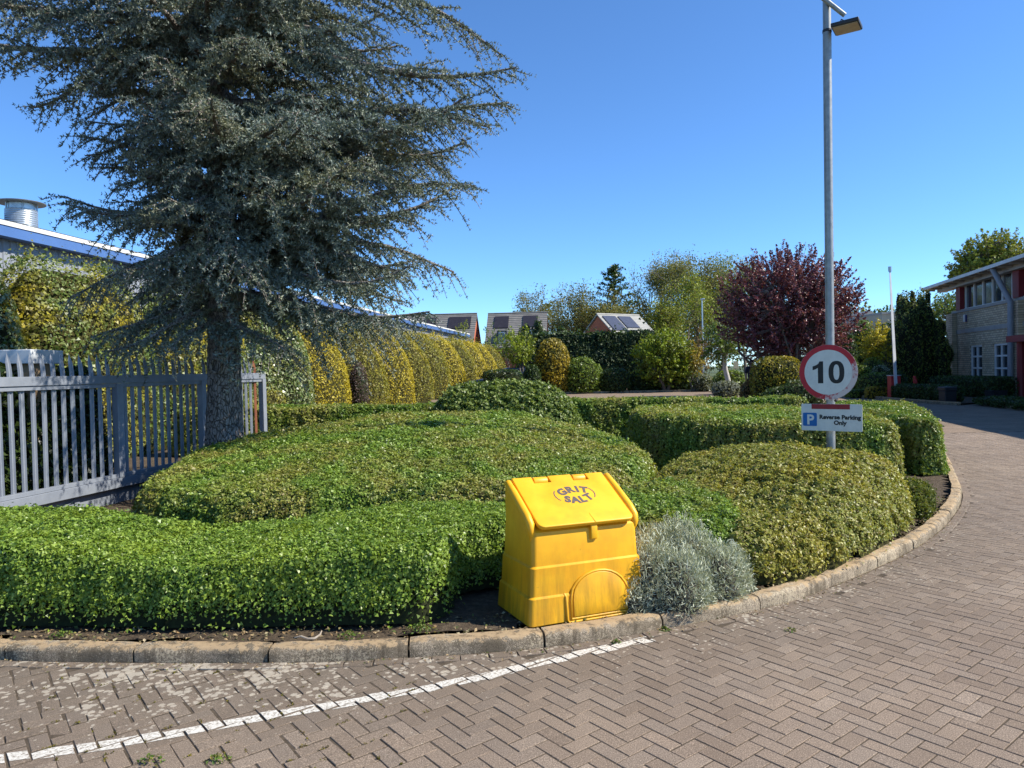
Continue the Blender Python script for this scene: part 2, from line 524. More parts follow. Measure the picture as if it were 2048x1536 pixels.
# ================================================================== GROUND, ROAD, KERB
KERB_PTS = [(-7.2, 4.75), (-5.2, 4.42), (-2.95, 4.105), (-2.15, 4.03), (-1.38, 3.985), (-0.62, 4.02), (0.13, 4.12), (0.80, 4.35), (1.55, 4.68),
            (2.14, 5.06), (3.14, 5.90), (4.02, 6.82), (4.73, 7.72), (5.12, 8.28), (5.50, 8.91), (6.68, 11.06), (7.43, 12.6), (8.0, 14.2),
            (7.9, 15.6), (6.6, 16.2), (4.0, 16.3), (0.0, 16.25), (-4.0, 16.0), (-7.2, 15.6)]
KERB = resample(catmull(KERB_PTS, 14), 0.05)
kt = np.gradient(KERB, axis=0); kt /= np.linalg.norm(kt, axis=1, keepdims=True)
KN = np.stack([kt[:, 1], -kt[:, 0]], 1)          # outward normal (towards the road)
ISLAND = [tuple(p) for p in KERB] 
ISL_C = ISLAND[::4]

# ---- materials of the ground
def paver_material():
    m, t, N, L = nt('block_paving')
    g = t.nodes.new('ShaderNodeNewGeometry'); oi = t.nodes.new('ShaderNodeObjectInfo')
    at_ = t.nodes.new('ShaderNodeAttribute'); at_.attribute_name = 'edge'
    sep = t.nodes.new('ShaderNodeSeparateColor'); L.new(oi.outputs['Color'], sep.inputs[0])
    edge = mathn(t, 'ADD', at_.outputs['Fac'], sep.outputs[0], True)
    rnd = mathn(t, 'FRACT', mathn(t, 'ADD', g.outputs['Random Per Island'], oi.outputs['Random']))
    body = ramp(t, [(0.0, (0.190, 0.144, 0.106)), (0.3, (0.220, 0.170, 0.127)), (0.55, (0.240, 0.184, 0.136)), (0.8, (0.208, 0.164, 0.126)), (1.0, (0.262, 0.206, 0.156))], rnd)
    v = g.outputs['Position']
    grain = noise(t, 190, 3, 0.75, v); gr = ramp(t, [(0.30, 0.25), (0.44, 0.78), (0.55, 1.08), (0.68, 2.1)], grain.outputs[0])
    c = mixc(t, 1.0, body.outputs[0], gr.outputs[0], 'MULTIPLY')
    # traffic film and weathering
    big = noise(t, 0.9, 5, 0.6, v); bw = ramp(t, [(0.3, (0.80, 0.77, 0.75)), (0.7, (1.12, 1.10, 1.06))], big.outputs[0])
    c = mixc(t, 0.8, c, bw.outputs[0], 'MULTIPLY')
    # dark algae film towards the kerb
    film = noise(t, 7.0, 5, 0.65, v)
    fm = mathn(t, 'MULTIPLY', edge, ramp(t, [(0.25, 0.55), (0.55, 1.0)], film.outputs[0]).outputs[0])
    c = mixc(t, mathn(t, 'MULTIPLY', fm, 0.92), c, mixc(t, 0.35, (0.088, 0.074, 0.056), c))
    # pale lichen spots
    mp = t.nodes.new('ShaderNodeMapping'); mp.inputs['Scale'].default_value = (1, 1, 0.2); L.new(v, mp.inputs[0])
    vo = t.nodes.new('ShaderNodeTexVoronoi'); vo.inputs['Scale'].default_value = 26; L.new(mp.outputs[0], vo.inputs[0]); vo.inputs['Randomness'].default_value = 1.0
    wob = noise(t, 60, 4, 0.7, v)
    dd = mathn(t, 'ADD', vo.outputs['Distance'], mathn(t, 'MULTIPLY', mathn(t, 'SUBTRACT', wob.outputs[0], 0.5), 0.75))
    big2 = noise(t, 3.2, 3, 0.6, v)
    thr = mathn(t, 'MULTIPLY', mathn(t, 'POWER', edge, 2.2), ramp(t, [(0.34, 0.10), (0.66, 0.70)], big2.outputs[0]).outputs[0])
    li = mathn(t, 'GREATER_THAN', thr, dd)
    sm = noise(t, 150, 3, 0.7, v)
    li2 = mathn(t, 'GREATER_THAN', mathn(t, 'MULTIPLY', sm.outputs[0], mathn(t, 'ADD', 0.60, mathn(t, 'MULTIPLY', edge, 0.46))), 0.70)
    lic = ramp(t, [(0.3, (0.36, 0.31, 0.235)), (0.7, (0.52, 0.47, 0.38))], wob.outputs[0])
    c = mixc(t, mathn(t, 'MAXIMUM', mathn(t, 'MULTIPLY', li, 0.62), mathn(t, 'MULTIPLY', li2, 0.45)), c, lic.outputs[0])
    b = noise(t, 420, 4, 0.8, v)
    bsdf(t, c, 0.86, 0, 0.25, b.outputs[0], 0.55, 0.003)
    return m
M_PAVER = paver_material()
def sand_material():
    m, t, N, L = nt('joint_sand'); v = pos(t)
    n = noise(t, 30, 6, 0.7, v); c = ramp(t, [(0.3, (0.045, 0.035, 0.025)), (0.7, (0.100, 0.076, 0.052))], n.outputs[0])
    bsdf(t, c.outputs[0], 0.95, 0, 0.2, n.outputs[0], 0.5, 0.004); return m
M_SAND = sand_material()
def far_paving():
    m, t, N, L = nt('far_block_paving'); v = pos(t)
    mp = t.nodes.new('ShaderNodeMapping'); mp.inputs['Rotation'].default_value = (0, 0, math.radians(51.7)); L.new(v, mp.inputs[0])
    br = t.nodes.new('ShaderNodeTexBrick'); L.new(mp.outputs[0], br.inputs[0]); br.inputs['Scale'].default_value = 1.0
    br.inputs['Brick Width'].default_value = 0.16; br.inputs['Row Height'].default_value = 0.08; br.inputs['Mortar Size'].default_value = 0.004
    for k, c in (('Color1', (0.240, 0.185, 0.138)), ('Color2', (0.210, 0.162, 0.121)), ('Mortar', (0.12, 0.092, 0.069))): br.inputs[k].default_value = rgba(c)
    n = noise(t, 1.3, 6, 0.65, v); w = ramp(t, [(0.3, (0.82, 0.8, 0.78)), (0.7, (1.15, 1.13, 1.1))], n.outputs[0])
    c = mixc(t, 1.0, br.outputs[0], w.outputs[0], 'MULTIPLY')
    n2 = noise(t, 45, 4, 0.7, v); w2 = ramp(t, [(0.3, 0.7), (0.7, 1.3)], n2.outputs[0])
    c = mixc(t, 1.0, c, w2.outputs[0], 'MULTIPLY')
    bsdf(t, c, 0.92, 0, 0.08, n2.outputs[0], 0.3, 0.01); return m
M_FARPAV = far_paving()
M_GRASS = plain('far_grass', (0.075, 0.10, 0.03), (0.05, 0.07, 0.025), 3.0, 0.9, bump_s=0.3)
def soil_material():
    m, t, N, L = nt('bed_soil'); v = pos(t)
    n = noise(t, 22, 8, 0.75, v); c = ramp(t, [(0.3, (0.045, 0.032, 0.022)), (0.55, (0.10, 0.075, 0.05)), (0.75, (0.20, 0.16, 0.11))], n.outputs[0])
    n2 = noise(t, 160, 4, 0.7, v); c2 = mixc(t, ramp(t, [(0.62, 0.0), (0.68, 0.8)], n2.outputs[0]).outputs[0], c.outputs[0], (0.26, 0.2, 0.13))
    bsdf(t, c2, 0.95, 0, 0.15, n.outputs[0], 0.9, 0.03); return m
M_SOIL = soil_material()
def kerb_material():
    m, t, N, L = nt('kerb_concrete'); v = pos(t)
    g = t.nodes.new('ShaderNodeNewGeometry'); oi = t.nodes.new('ShaderNodeObjectInfo')
    base = ramp(t, [(0.0, (0.21, 0.185, 0.155)), (1.0, (0.30, 0.262, 0.215))], oi.outputs['Random'])
    ag = noise(t, 190, 3, 0.75, v); a = ramp(t, [(0.36, 0.30), (0.5, 0.95), (0.62, 1.9)], ag.outputs[0])
    c = mixc(t, 1.0, base.outputs[0], a.outputs[0], 'MULTIPLY')
    st = noise(t, 5.5, 6, 0.7, v); c = mixc(t, ramp(t, [(0.42, 0.0), (0.58, 0.75)], st.outputs[0]).outputs[0], c, (0.105, 0.088, 0.066))
    li = noise(t, 75, 5, 0.75, v); lb = noise(t, 2.2, 2, 0.5, v)
    lf = mathn(t, 'GREATER_THAN', mathn(t, 'MULTIPLY', li.outputs[0], mathn(t, 'ADD', 0.55, lb.outputs[0])), 0.60)
    c = mixc(t, mathn(t, 'MULTIPLY', lf, 0.75), c, (0.47, 0.42, 0.33))
    # sandy dust lying on the flat top
    sx = t.nodes.new('ShaderNodeSeparateXYZ'); L.new(v, sx.inputs[0])
    dn = noise(t, 16, 7, 0.78, v)
    d = mathn(t, 'GREATER_THAN', mathn(t, 'ADD', sx.outputs[2], mathn(t, 'MULTIPLY', mathn(t, 'SUBTRACT', dn.outputs[0], 0.5), 0.20)), mathn(t, 'ADD', 0.066, mathn(t, 'MULTIPLY', lb.outputs[0], 0.02)))
    c = mixc(t, mathn(t, 'MULTIPLY', d, 0.85), c, mixc(t, dn.outputs[0], (0.27, 0.20, 0.125), (0.50, 0.39, 0.26)))
    mps = t.nodes.new('ShaderNodeMapping'); mps.inputs['Scale'].default_value = (14, 14, 1.5); L.new(v, mps.inputs[0])
    stn = noise(t, 1.0, 5, 0.7, mps.outputs[0]); c = mixc(t, ramp(t, [(0.52, 0.0), (0.62, 0.62)], stn.outputs[0]).outputs[0], c, (0.075, 0.062, 0.048))
    c = mixc(t, 1.0, c, (1.08, 1.0, 0.86), 'MULTIPLY')
    bsdf(t, c, 0.9, 0, 0.2, ag.outputs[0], 0.9, 0.008); return m
M_KERB = kerb_material()
def paint_material():
    m, t, N, L = nt('road_paint'); v = pos(t)
    n = noise(t, 70, 5, 0.75, v); c = ramp(t, [(0.40, (0.22, 0.185, 0.145)), (0.48, (0.48, 0.45, 0.39)), (0.64, (0.64, 0.61, 0.54))], n.outputs[0])
    bsdf(t, c.outputs[0], 0.8, 0, 0.3, n.outputs[0], 0.5, 0.003); return m
M_PAINT = paint_material()

# ---- sheets
def sheet(name, poly, z, mat, kind='structure'):
    bm = bmesh.new(); vs = [bm.verts.new((p[0], p[1], z)) for p in poly]; f = bm.faces.new(vs)
    bmesh.ops.triangulate(bm, faces=[f]); bmesh.ops.recalc_face_normals(bm, faces=bm.faces)
    for q in bm.faces:
        if q.normal.z < 0: q.normal_flip()
    me = bpy.data.meshes.new(name); bm.to_mesh(me); bm.free()
    return tag(link_mesh(name, me, mat), kind=kind)
sheet('ground', [(-500, -60), (500, -60), (500, 900), (-500, 900)], -0.03, M_GRASS)
sheet('road', [(-40, -12), (60, -12), (60, 75), (-40, 75)], -0.016, M_FARPAV)
sheet('road_bedding', [(-9, -3), (12, -3), (14, 16.0), (-9, 16.0)], -0.0034, M_SAND)
FARP = [(9.6, -3.0), (14, -3), (60, 10), (60, 70), (-30, 70), (-30, 16.0), (-9, 16.0), (14.0, 16.0)]
sheet('access_road', [(14.0, -3), (40, -3), (40, 60), (-12, 60), (-12, 15.9), (14.0, 15.9)], -0.008, M_FARPAV)

# ---- herringbone block paving, every block a solid of its own
PW = 0.080                                   # module: blocks 2 x 1 modules
TH = math.radians(38.3)
ca, sa = math.cos(TH), math.sin(TH)
GAP = 0.0055
def block_mesh(l, w, bv=0.004, h=0.03):
    x, y = l / 2, w / 2
    vs = [(-x, -y, -h), (x, -y, -h), (x, y, -h), (-x, y, -h), (-x, -y, -bv), (x, -y, -bv), (x, y, -bv), (-x, y, -bv),
          (-x+bv, -y+bv, 0), (x-bv, -y+bv, 0), (x-bv, y-bv, 0), (-x+bv, y-bv, 0)]
    fs = []
    for a in (0, 4):
        for j in range(4):
            k = (j + 1) % 4; fs.append((a+j, a+k, a+4+k, a+4+j))
    fs.append((8, 9, 10, 11))
    return np.array(vs), fs
BV, BF = block_mesh(2*PW - GAP, PW - GAP, 0.0022)
me_block = bpy.data.meshes.new('paver'); me_block.from_pydata([tuple(p) for p in BV], [], BF); me_block.materials.append(M_PAVER)
cx, cy, ang = [], [], []
R = 270
ii, jj = np.meshgrid(np.arange(-R, R), np.arange(-R, R))
dm = np.mod(ii - jj, 4)
for sel, ox, oy, rot in ((dm == 0, 1.0, 0.5, TH), (dm == 3, 0.5, 1.0, TH + PI / 2)):
    lx = (ii[sel] + ox) * PW; ly = (jj[sel] + oy) * PW
    cx.append(lx * ca - ly * sa); cy.append(lx * sa + ly * ca); ang.append(np.full(lx.shape, rot))
cx = np.concatenate(cx); cy = np.concatenate(cy) + 3.0; ang = np.concatenate(ang)
ok = (cy > 2.1) & (cy < 15.9) & (np.abs(cx) < 0.80 * cy + 1.7) & (cy > 2.1) & (cx < 13.8)
cx, cy, ang = cx[ok], cy[ok], ang[ok]
isl = inside(cx, cy, ISL_C); kd = seg_dist(cx, cy, ISL_C)
ok = ~isl & (kd > 0.06) & ~((cx < -3.0) & (cy > 6))
cx, cy, ang, kd = cx[ok], cy[ok], ang[ok], kd[ok]
# channel course: blocks laid end to end along the kerb
chan = resample(KERB[:-160] + KN[:-160] * 0.048, 2 * PW)
ct = np.gradient(chan, axis=0); cang = np.arctan2(ct[:, 1], ct[:, 0])
okc = (np.abs(chan[:, 0]) < 0.80 * chan[:, 1] + 1.7)
n0 = len(cx)
cx = np.r_[cx, chan[okc, 0]]; cy = np.r_[cy, chan[okc, 1]]; ang = np.r_[ang, cang[okc]]; kd = np.r_[kd, np.full(okc.sum(), 0.05)]
left = np.clip((0.2 - cx) / 2.4, 0, 1) * np.clip((4.6 - cy) / 0.8, 0, 1)
edge = np.clip(1.08 - kd / (1.15 + 0.35 * left), 0, 1) * (0.80 + 0.20 * np.clip(left * 1.5, 0, 1))
edge *= np.clip(1.6 - cy / 9.0, 0.35, 1)
edge = np.clip(edge * (1 + 0.25 * left), 0, 1)
nb = len(cx)
jz = RNG.normal(0, 0.0006, nb) + np.where(left > 0.3, RNG.normal(0, 0.0016, nb), 0)
jz = np.clip(jz, -0.002, 0.0024); jz[n0:] += 0.004
ja = RNG.normal(0, 0.006, nb) + RNG.normal(0, 0.02, nb) * (left > 0.3)
jt = RNG.normal(0, 0.005, (nb, 2)) * (0.5 + 1.6 * left[:, None])
shift = RNG.normal(0, 0.0012, (nb, 2)) * (1 + 2.2 * left[:, None])
cx = cx + shift[:, 0]; cy = cy + shift[:, 1]; ang = ang + ja
# the 300 that show largest are objects of their own, the rest is one mesh
px_size = 1.0 / (cx**2 + cy**2 + EYE**2)
vis = (np.abs(cx) < 0.69 * cy) & (cy > 2.85)
order = np.argsort(-px_size * vis)
single = order[:300]
paving = bpy.data.objects.new('block_paving', None); COL.objects.link(paving); tag(paving, kind='structure')
for i in single:
    o = bpy.data.objects.new('paver', me_block); COL.objects.link(o); o.parent = paving
    o.location = (cx[i], cy[i], jz[i]); o.rotation_euler = (jt[i, 0], jt[i, 1], ang[i]); o.color = (float(edge[i]), 0, 0, 1)
rest = np.setdiff1d(np.arange(nb), single)
def blocks(idx):
    c, s = np.cos(ang[idx])[:, None], np.sin(ang[idx])[:, None]
    X = BV[None, :, 0]; Y = BV[None, :, 1]
    Z = BV[None, :, 2] + jz[idx][:, None] + X * -jt[idx, 1][:, None] + Y * jt[idx, 0][:, None]
    V = np.stack([cx[idx][:, None] + X * c - Y * s, cy[idx][:, None] + X * s + Y * c, Z], -1).reshape(-1, 3)
    Fc = (np.array(BF)[None] + (np.arange(len(idx)) * 12)[:, None, None]).reshape(-1, 4)
    return V, Fc
V, Fc = blocks(rest)
o = fast_mesh('paver_field', V, Fc, M_PAVER, paving, attrs={'edge': np.repeat(edge[rest], 12)}); tag(o, kind='stuff'); o.color = (0, 0, 0, 1)

# ---- painted line, worn block by block
LINE = catmull([(-3.2, 2.80), (-2.191, 3.026), (-1.726, 3.143), (-1.286, 3.314), (-0.816, 3.484), (-0.347, 3.669), (0.177, 3.935), (0.50, 4.09), (0.79, 4.225)], 6)
lt = np.gradient(LINE, axis=0); lt /= np.linalg.norm(lt, axis=1, keepdims=True); ln = np.stack([-lt[:, 1], lt[:, 0]], 1)
def clip_poly(P, a, b):
    """keep the part of convex P left of a->b"""
    out = []; ex, ey = b[0]-a[0], b[1]-a[1]
    side = lambda p: ex*(p[1]-a[1]) - ey*(p[0]-a[0])
    for i in range(len(P)):
        p, q = P[i], P[(i+1) % len(P)]; sp, sq = side(p), side(q)
        if sp >= 0: out.append(p)
        if (sp >= 0) != (sq >= 0):
            t = sp / (sp - sq); out.append((p[0]+(q[0]-p[0])*t, p[1]+(q[1]-p[1])*t))
    return out
mk = MB()
dl = seg_dist(cx, cy, [tuple(p) for p in LINE], False)
for i in np.where(dl < 0.16)[0]:
    c, s = math.cos(ang[i]), math.sin(ang[i]); hx, hy = PW - GAP/2 - 0.003, PW/2 - GAP/2 - 0.003
    rect = [(cx[i]+x*c-y*s, cy[i]+x*s+y*c) for x, y in ((-hx,-hy),(hx,-hy),(hx,hy),(-hx,hy))]
    w1, w2 = 0.041 + random.uniform(-.009, .008), 0.041 + random.uniform(-.009, .008)
    k0 = int(np.argmin(((LINE - [cx[i], cy[i]]) ** 2).sum(1)))
    for k in range(max(0, k0 - 4), min(len(LINE) - 1, k0 + 4)):
        a, b = LINE[k], LINE[k+1]; na, nb_ = ln[k], ln[k+1]
        q = [a - na*w1, b - nb_*w1, b + nb_*w2, a + na*w2]
        P_ = rect
        for e in range(4):
            P_ = clip_poly(P_, q[e], q[(e+1) % 4])
            if len(P_) < 3: break
        if len(P_) >= 3 and (i*7919 % 17) != 3:
            zz = []
            for (x, y) in P_:
                lx = (x-cx[i])*c + (y-cy[i])*s; ly = -(x-cx[i])*s + (y-cy[i])*c
                zz.append((x, y, jz[i] - lx*jt[i,1] + ly*jt[i,0] + 0.0022))
            mk.add(zz, [tuple(range(len(zz)))])
lo = mk.build('road_marking', M_PAINT); tag(lo, kind='structure')
for p in lo.data.polygons: pass

# ---- kerb stones
kerb = bpy.data.objects.new('kerb', None); COL.objects.link(kerb); tag(kerb, kind='structure')
kd_len = np.r_[0, np.cumsum(np.linalg.norm(np.diff(KERB, axis=0), axis=1))]
# joint seen in the photograph at (-2.151, 4.03)
s_ref = kd_len[np.argmin(((KERB - [-2.151, 4.03]) ** 2).sum(1))]
KL = 0.775
PROF = [(0.002, -0.05), (0.0, 0.052), (-0.004, 0.066), (-0.011, 0.077), (-0.022, 0.083), (-0.036, 0.086), (-0.102, 0.086), (-0.102, -0.05)]
def kpt(s):
    return np.array([np.interp(s, kd_len, KERB[:, 0]), np.interp(s, kd_len, KERB[:, 1])]), unit(np.array([np.interp(s, kd_len, KN[:, 0]), np.interp(s, kd_len, KN[:, 1])]))
k = -int(s_ref // KL)
while s_ref + (k + 1) * KL < kd_len[-1]:
    s0 = s_ref + k * KL + 0.006; s1 = s_ref + (k + 1) * KL - 0.006
    dz = random.uniform(-0.006, 0.006); dn = random.uniform(-0.006, 0.006); k += 1
    rings = []
    for j in range(9):
        s = s0 + (s1 - s0) * j / 8
        p, n = kpt(s); pin = 0.006 if j in (0, 8) else 0
        wob = 0.004 * math.sin(s * 9.1) + 0.003 * math.sin(s * 23.7)
        rings.append([(p[0] + n[0] * (a + dn - pin * (a > -0.1) + wob * (b > 0.06)), p[1] + n[1] * (a + dn - pin * (a > -0.1) + wob * (b > 0.06)), b + dz - pin * (b > 0)) for a, b in PROF])
    MB().loft(rings).build('kerb_stone', M_KERB, kerb, smooth=True, angle=35)
# ---- planted bed inside the kerb
bed = [tuple(KERB[i] - KN[i] * 0.085) for i in range(0, len(KERB), 4)]
def bed_mesh():
    pl = bed + [(-7.3, 15.0)]
    xs = np.arange(-7.4, 8.3, 0.10); ys = np.arange(3.9, 16.6, 0.10)
    X, Y = np.meshgrid(xs, ys); ins = inside(X, Y, pl)
    Z = 0.070 + lump(X, Y, 6, 0.008, 3) + lump(X, Y, 30, 0.005, 4)
    idx = -np.ones(X.shape, int); idx[ins] = np.arange(ins.sum())
    V = np.stack([X[ins], Y[ins], Z[ins]], 1)
    a, b, c, e = idx[:-1,:-1], idx[:-1,1:], idx[1:,1:], idx[1:,:-1]
    Q = np.stack([a, b, c, e], -1).reshape(-1, 4); Q = Q[(Q >= 0).all(1)]
    return V, Q
V, Q = bed_mesh()
tag(fast_mesh('bed_ground', V, Q, M_SOIL, smooth=True), kind='structure')
# ================================================================== CLIPPED SHRUBS OF THE ISLAND
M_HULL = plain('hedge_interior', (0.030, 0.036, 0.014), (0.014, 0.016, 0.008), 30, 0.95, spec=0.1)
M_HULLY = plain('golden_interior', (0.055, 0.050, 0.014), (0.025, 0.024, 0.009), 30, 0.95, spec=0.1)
GREEN = [(0.060, 0.108, 0.014), (0.110, 0.190, 0.022), (0.175, 0.275, 0.034), (0.240, 0.345, 0.052), (0.300, 0.390, 0.095)]
OLIVE = [(0.115, 0.135, 0.024), (0.205, 0.232, 0.036), (0.300, 0.318, 0.055), (0.375, 0.365, 0.100), (0.260, 0.205, 0.085)]
GOLD = [(0.140, 0.132, 0.018), (0.250, 0.238, 0.028), (0.360, 0.335, 0.040), (0.440, 0.395, 0.075), (0.230, 0.155, 0.05)]
M_LFRONT = leaf_mat('front_hedge_leaf', GREEN, [(0.10, 0.155, 0.018), (0.17, 0.25, 0.028), (0.245, 0.335, 0.040), (0.30, 0.39, 0.07)], 2.2, rough=0.38)
M_LMOUND = leaf_mat('mound_leaf', GREEN, OLIVE, 1.6, rough=0.4, lo=0.40, hi=0.60, dead=0.6)
M_LGOLD = leaf_mat('golden_mound_leaf', OLIVE, GOLD, 1.5, rough=0.45, lo=0.44, hi=0.64, dead=0.7)
M_LGREEN2 = leaf_mat('green_mound_leaf', GREEN, OLIVE, 2.0, rough=0.4, lo=0.46, hi=0.66, dead=0.4)
M_LBOX = leaf_mat('box_dome_leaf', [(0.050, 0.082, 0.018), (0.105, 0.160, 0.030), (0.185, 0.250, 0.046), (0.33, 0.385, 0.13)], None, rough=0.42, spec=0.35)
M_LFAR = leaf_mat('far_hedge_leaf', [(0.055, 0.105, 0.014), (0.10, 0.18, 0.02), (0.155, 0.25, 0.03), (0.23, 0.31, 0.055)], OLIVE, 1.2, rough=0.42)

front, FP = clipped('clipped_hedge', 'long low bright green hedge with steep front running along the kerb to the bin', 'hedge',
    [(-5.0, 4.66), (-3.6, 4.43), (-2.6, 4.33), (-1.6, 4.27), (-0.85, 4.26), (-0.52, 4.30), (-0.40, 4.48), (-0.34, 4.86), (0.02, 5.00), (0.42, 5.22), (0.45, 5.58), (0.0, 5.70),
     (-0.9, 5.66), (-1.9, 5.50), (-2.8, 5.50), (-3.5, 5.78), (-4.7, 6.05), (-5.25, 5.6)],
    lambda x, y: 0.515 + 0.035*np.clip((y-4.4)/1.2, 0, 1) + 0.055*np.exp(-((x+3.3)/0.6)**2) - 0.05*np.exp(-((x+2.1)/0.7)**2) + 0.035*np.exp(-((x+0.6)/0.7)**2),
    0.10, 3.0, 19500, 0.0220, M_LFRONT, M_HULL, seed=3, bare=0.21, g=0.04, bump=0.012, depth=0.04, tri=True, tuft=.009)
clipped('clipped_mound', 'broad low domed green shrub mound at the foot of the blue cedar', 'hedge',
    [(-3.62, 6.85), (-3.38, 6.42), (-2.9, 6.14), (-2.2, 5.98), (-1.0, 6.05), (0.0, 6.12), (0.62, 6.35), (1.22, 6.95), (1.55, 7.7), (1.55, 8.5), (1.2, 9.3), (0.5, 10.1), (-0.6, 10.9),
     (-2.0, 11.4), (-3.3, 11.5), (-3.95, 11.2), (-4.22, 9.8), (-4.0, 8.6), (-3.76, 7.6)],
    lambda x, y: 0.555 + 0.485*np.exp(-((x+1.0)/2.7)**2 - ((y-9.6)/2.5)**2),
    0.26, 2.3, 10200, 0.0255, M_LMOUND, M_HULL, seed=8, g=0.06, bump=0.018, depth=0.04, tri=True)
clipped('clipped_mound', 'small low bright green shrub mound beside the grey santolina bush', 'hedge',
    [(0.30, 5.55), (0.75, 5.25), (1.25, 5.0), (1.62, 5.05), (1.85, 5.4), (1.85, 6.1), (1.7, 6.8), (1.2, 6.75), (0.7, 6.3), (0.38, 6.0)],
    lambda x, y: 0.48 + 0.10*np.exp(-((x-1.2)/0.8)**2 - ((y-6.2)/0.7)**2), 0.30, 2.2, 22000, 0.0225, M_LGREEN2, M_HULL, seed=13, g=0.045, bump=0.02, tri=True)
gold, GP = clipped('clipped_mound', 'golden green rounded shrub mound in front of the lamp post at the kerb', 'hedge',
    [(1.42, 4.98), (1.86, 4.96), (2.30, 5.24), (2.82, 5.68), (3.32, 6.24), (3.70, 6.74), (3.88, 7.28), (3.74, 7.95), (3.1, 8.35), (2.3, 8.3), (1.65, 7.9), (1.3, 7.2), (1.28, 6.3), (1.3, 5.5)],
    lambda x, y: 0.45 + 0.30*np.exp(-((x-2.85)/1.25)**2 - ((y-7.15)/1.4)**2) + 0.08*np.exp(-((x-1.8)/0.7)**2 - ((y-7.3)/0.6)**2),
    0.34, 2.2, 17000, 0.0240, M_LGOLD, M_HULLY, seed=17, g=0.045, bump=0.03, bare=0.10, aspect=0.5, tri=True, tuft=.017, fly=.035)
clipped('clipped_mound', 'dark glossy green domed bush rising behind the cedar mound', 'hedge',
    [(-1.45, 11.6), (-1.2, 11.0), (-0.5, 10.75), (0.4, 10.75), (0.95, 11.0), (1.18, 11.6), (1.1, 12.3), (0.6, 12.85), (-0.2, 13.0), (-0.9, 12.7), (-1.35, 12.2)],
    lambda x, y: 1.36 - 0.10*((x+0.13)/1.3)**2, 0.75, 2.3, 5600, 0.046, M_LBOX, M_HULL, tri=True, tuft=.03, tilt=.8, seed=21, g=0.06, bump=0.03, depth=0.06, fly=0.05)
clipped('clipped_hedge', 'flat topped block of clipped green hedge directly behind the lamp post', 'hedge',
    [(1.84, 10.7), (2.2, 10.2), (3.1, 9.8), (4.1, 9.5), (4.8, 9.42), (5.15, 9.6), (5.3, 10.3), (5.15, 11.5), (4.7, 12.5), (3.4, 12.95), (2.2, 12.8), (1.85, 11.8)],
    lambda x, y: 0.90 - 0.10*np.clip((10.6-y)/1.2, 0, 1) - 0.05*np.clip((x-4.2), 0, 1), 0.20, 3.0, 6800, 0.033, M_LMOUND, M_HULL, tri=True, seed=25, g=0.06, bump=0.02)
clipped('clipped_hedge', 'square cut green hedge at the bend of the kerb beside the road', 'hedge',
    [(5.36, 9.85), (5.62, 9.62), (5.85, 9.85), (6.25, 10.6), (6.9, 12.0), (7.5, 13.7), (7.2, 14.4), (6.2, 14.4), (5.75, 13.0), (5.5, 11.3)],
    lambda x, y: 0.80 + 0.03*np.clip((y-10)/3, 0, 1), 0.16, 3.2, 7200, 0.033, M_LFAR, M_HULL, tri=True, seed=29, g=0.06, bump=0.018)
clipped('clipped_hedge', 'low straight hedge closing the far side of the planted island', 'hedge',
    [(-6.2, 13.6), (-4.0, 13.75), (-2.0, 14.0), (0.0, 14.15), (2.0, 14.15), (4.0, 14.05), (5.6, 13.9), (5.75, 14.3), (5.6, 14.8), (3.0, 15.05), (0, 15.1), (-3, 14.9), (-6.2, 14.5)],
    lambda x, y: 0.945 + 0.02*np.sin(x*0.9), 0.14, 3.4, 3000, 0.050, M_LFAR, M_HULL, tri=True, seed=33, g=0.07, bump=0.018)
# little loose juniper by the kerb
M_LJUN = leaf_mat('juniper_sprays', [(0.05, 0.075, 0.012), (0.09, 0.125, 0.018), (0.15, 0.175, 0.025), (0.2, 0.2, 0.04)], None, rough=0.5)
lobes_shrub('juniper_bush', 'small loose juniper between the golden mound and the curving kerb', 'shrub',
    [(4.05, 7.35, 0.16, 0.20, 0.22, 0.20), (4.22, 7.72, 0.15, 0.20, 0.24, 0.20), (4.42, 7.95, 0.14, 0.17, 0.2, 0.16), (3.95, 7.15, 0.12, 0.14, 0.16, 0.15)], 6500, 0.036, M_LJUN, M_HULLY, base=(4.2, 7.6, 0.09), fly=0.3, tilt=1.0, aspect=0.35)

# ---- grey santolina at the kerb: many fine upright stems
M_GREY = leaf_mat('santolina_stems', [(0.24, 0.265, 0.18), (0.36, 0.39, 0.275), (0.48, 0.505, 0.37), (0.60, 0.615, 0.47)], None, rough=0.7, trans=0.12, spec=0.2)
M_GREYIN = plain('santolina_wood', (0.085, 0.075, 0.055), (0.04, 0.036, 0.03), 40, 0.95, spec=0.1)
san = thing('santolina_bush', 'silvery grey needle leaved bush against the right side of the yellow bin', 'shrub', (1.05, 4.75, 0.08))
SL = [(0.86, 4.66, 0.10, 0.22, 0.24, 0.40), (1.02, 4.58, 0.10, 0.22, 0.19, 0.36), (1.18, 4.86, 0.10, 0.22, 0.24, 0.45), (1.34, 4.78, 0.08, 0.19, 0.19, 0.36), (1.46, 4.88, 0.08, 0.15, 0.17, 0.31), (0.95, 4.88, 0.1, 0.22, 0.2, 0.43),
      (0.74, 4.52, 0.06, 0.12, 0.12, 0.22), (1.12, 4.66, .08, .17, .17, .33), (1.08, 4.95, .1, .2, .18, .45)]
sl = np.array(SL); m = MB()
for (x, y, z, a, b, c) in SL:
    m.loft([[(x + a*0.74*math.cos(q)*math.cos(w), y + b*0.74*math.sin(q)*math.cos(w), max(0.06, z + c*0.74*math.sin(w))) for q in [2*PI*j/12 for j in range(12)]] for w in (-0.3, 0.1, 0.5, 0.9, 1.25, 1.5)])
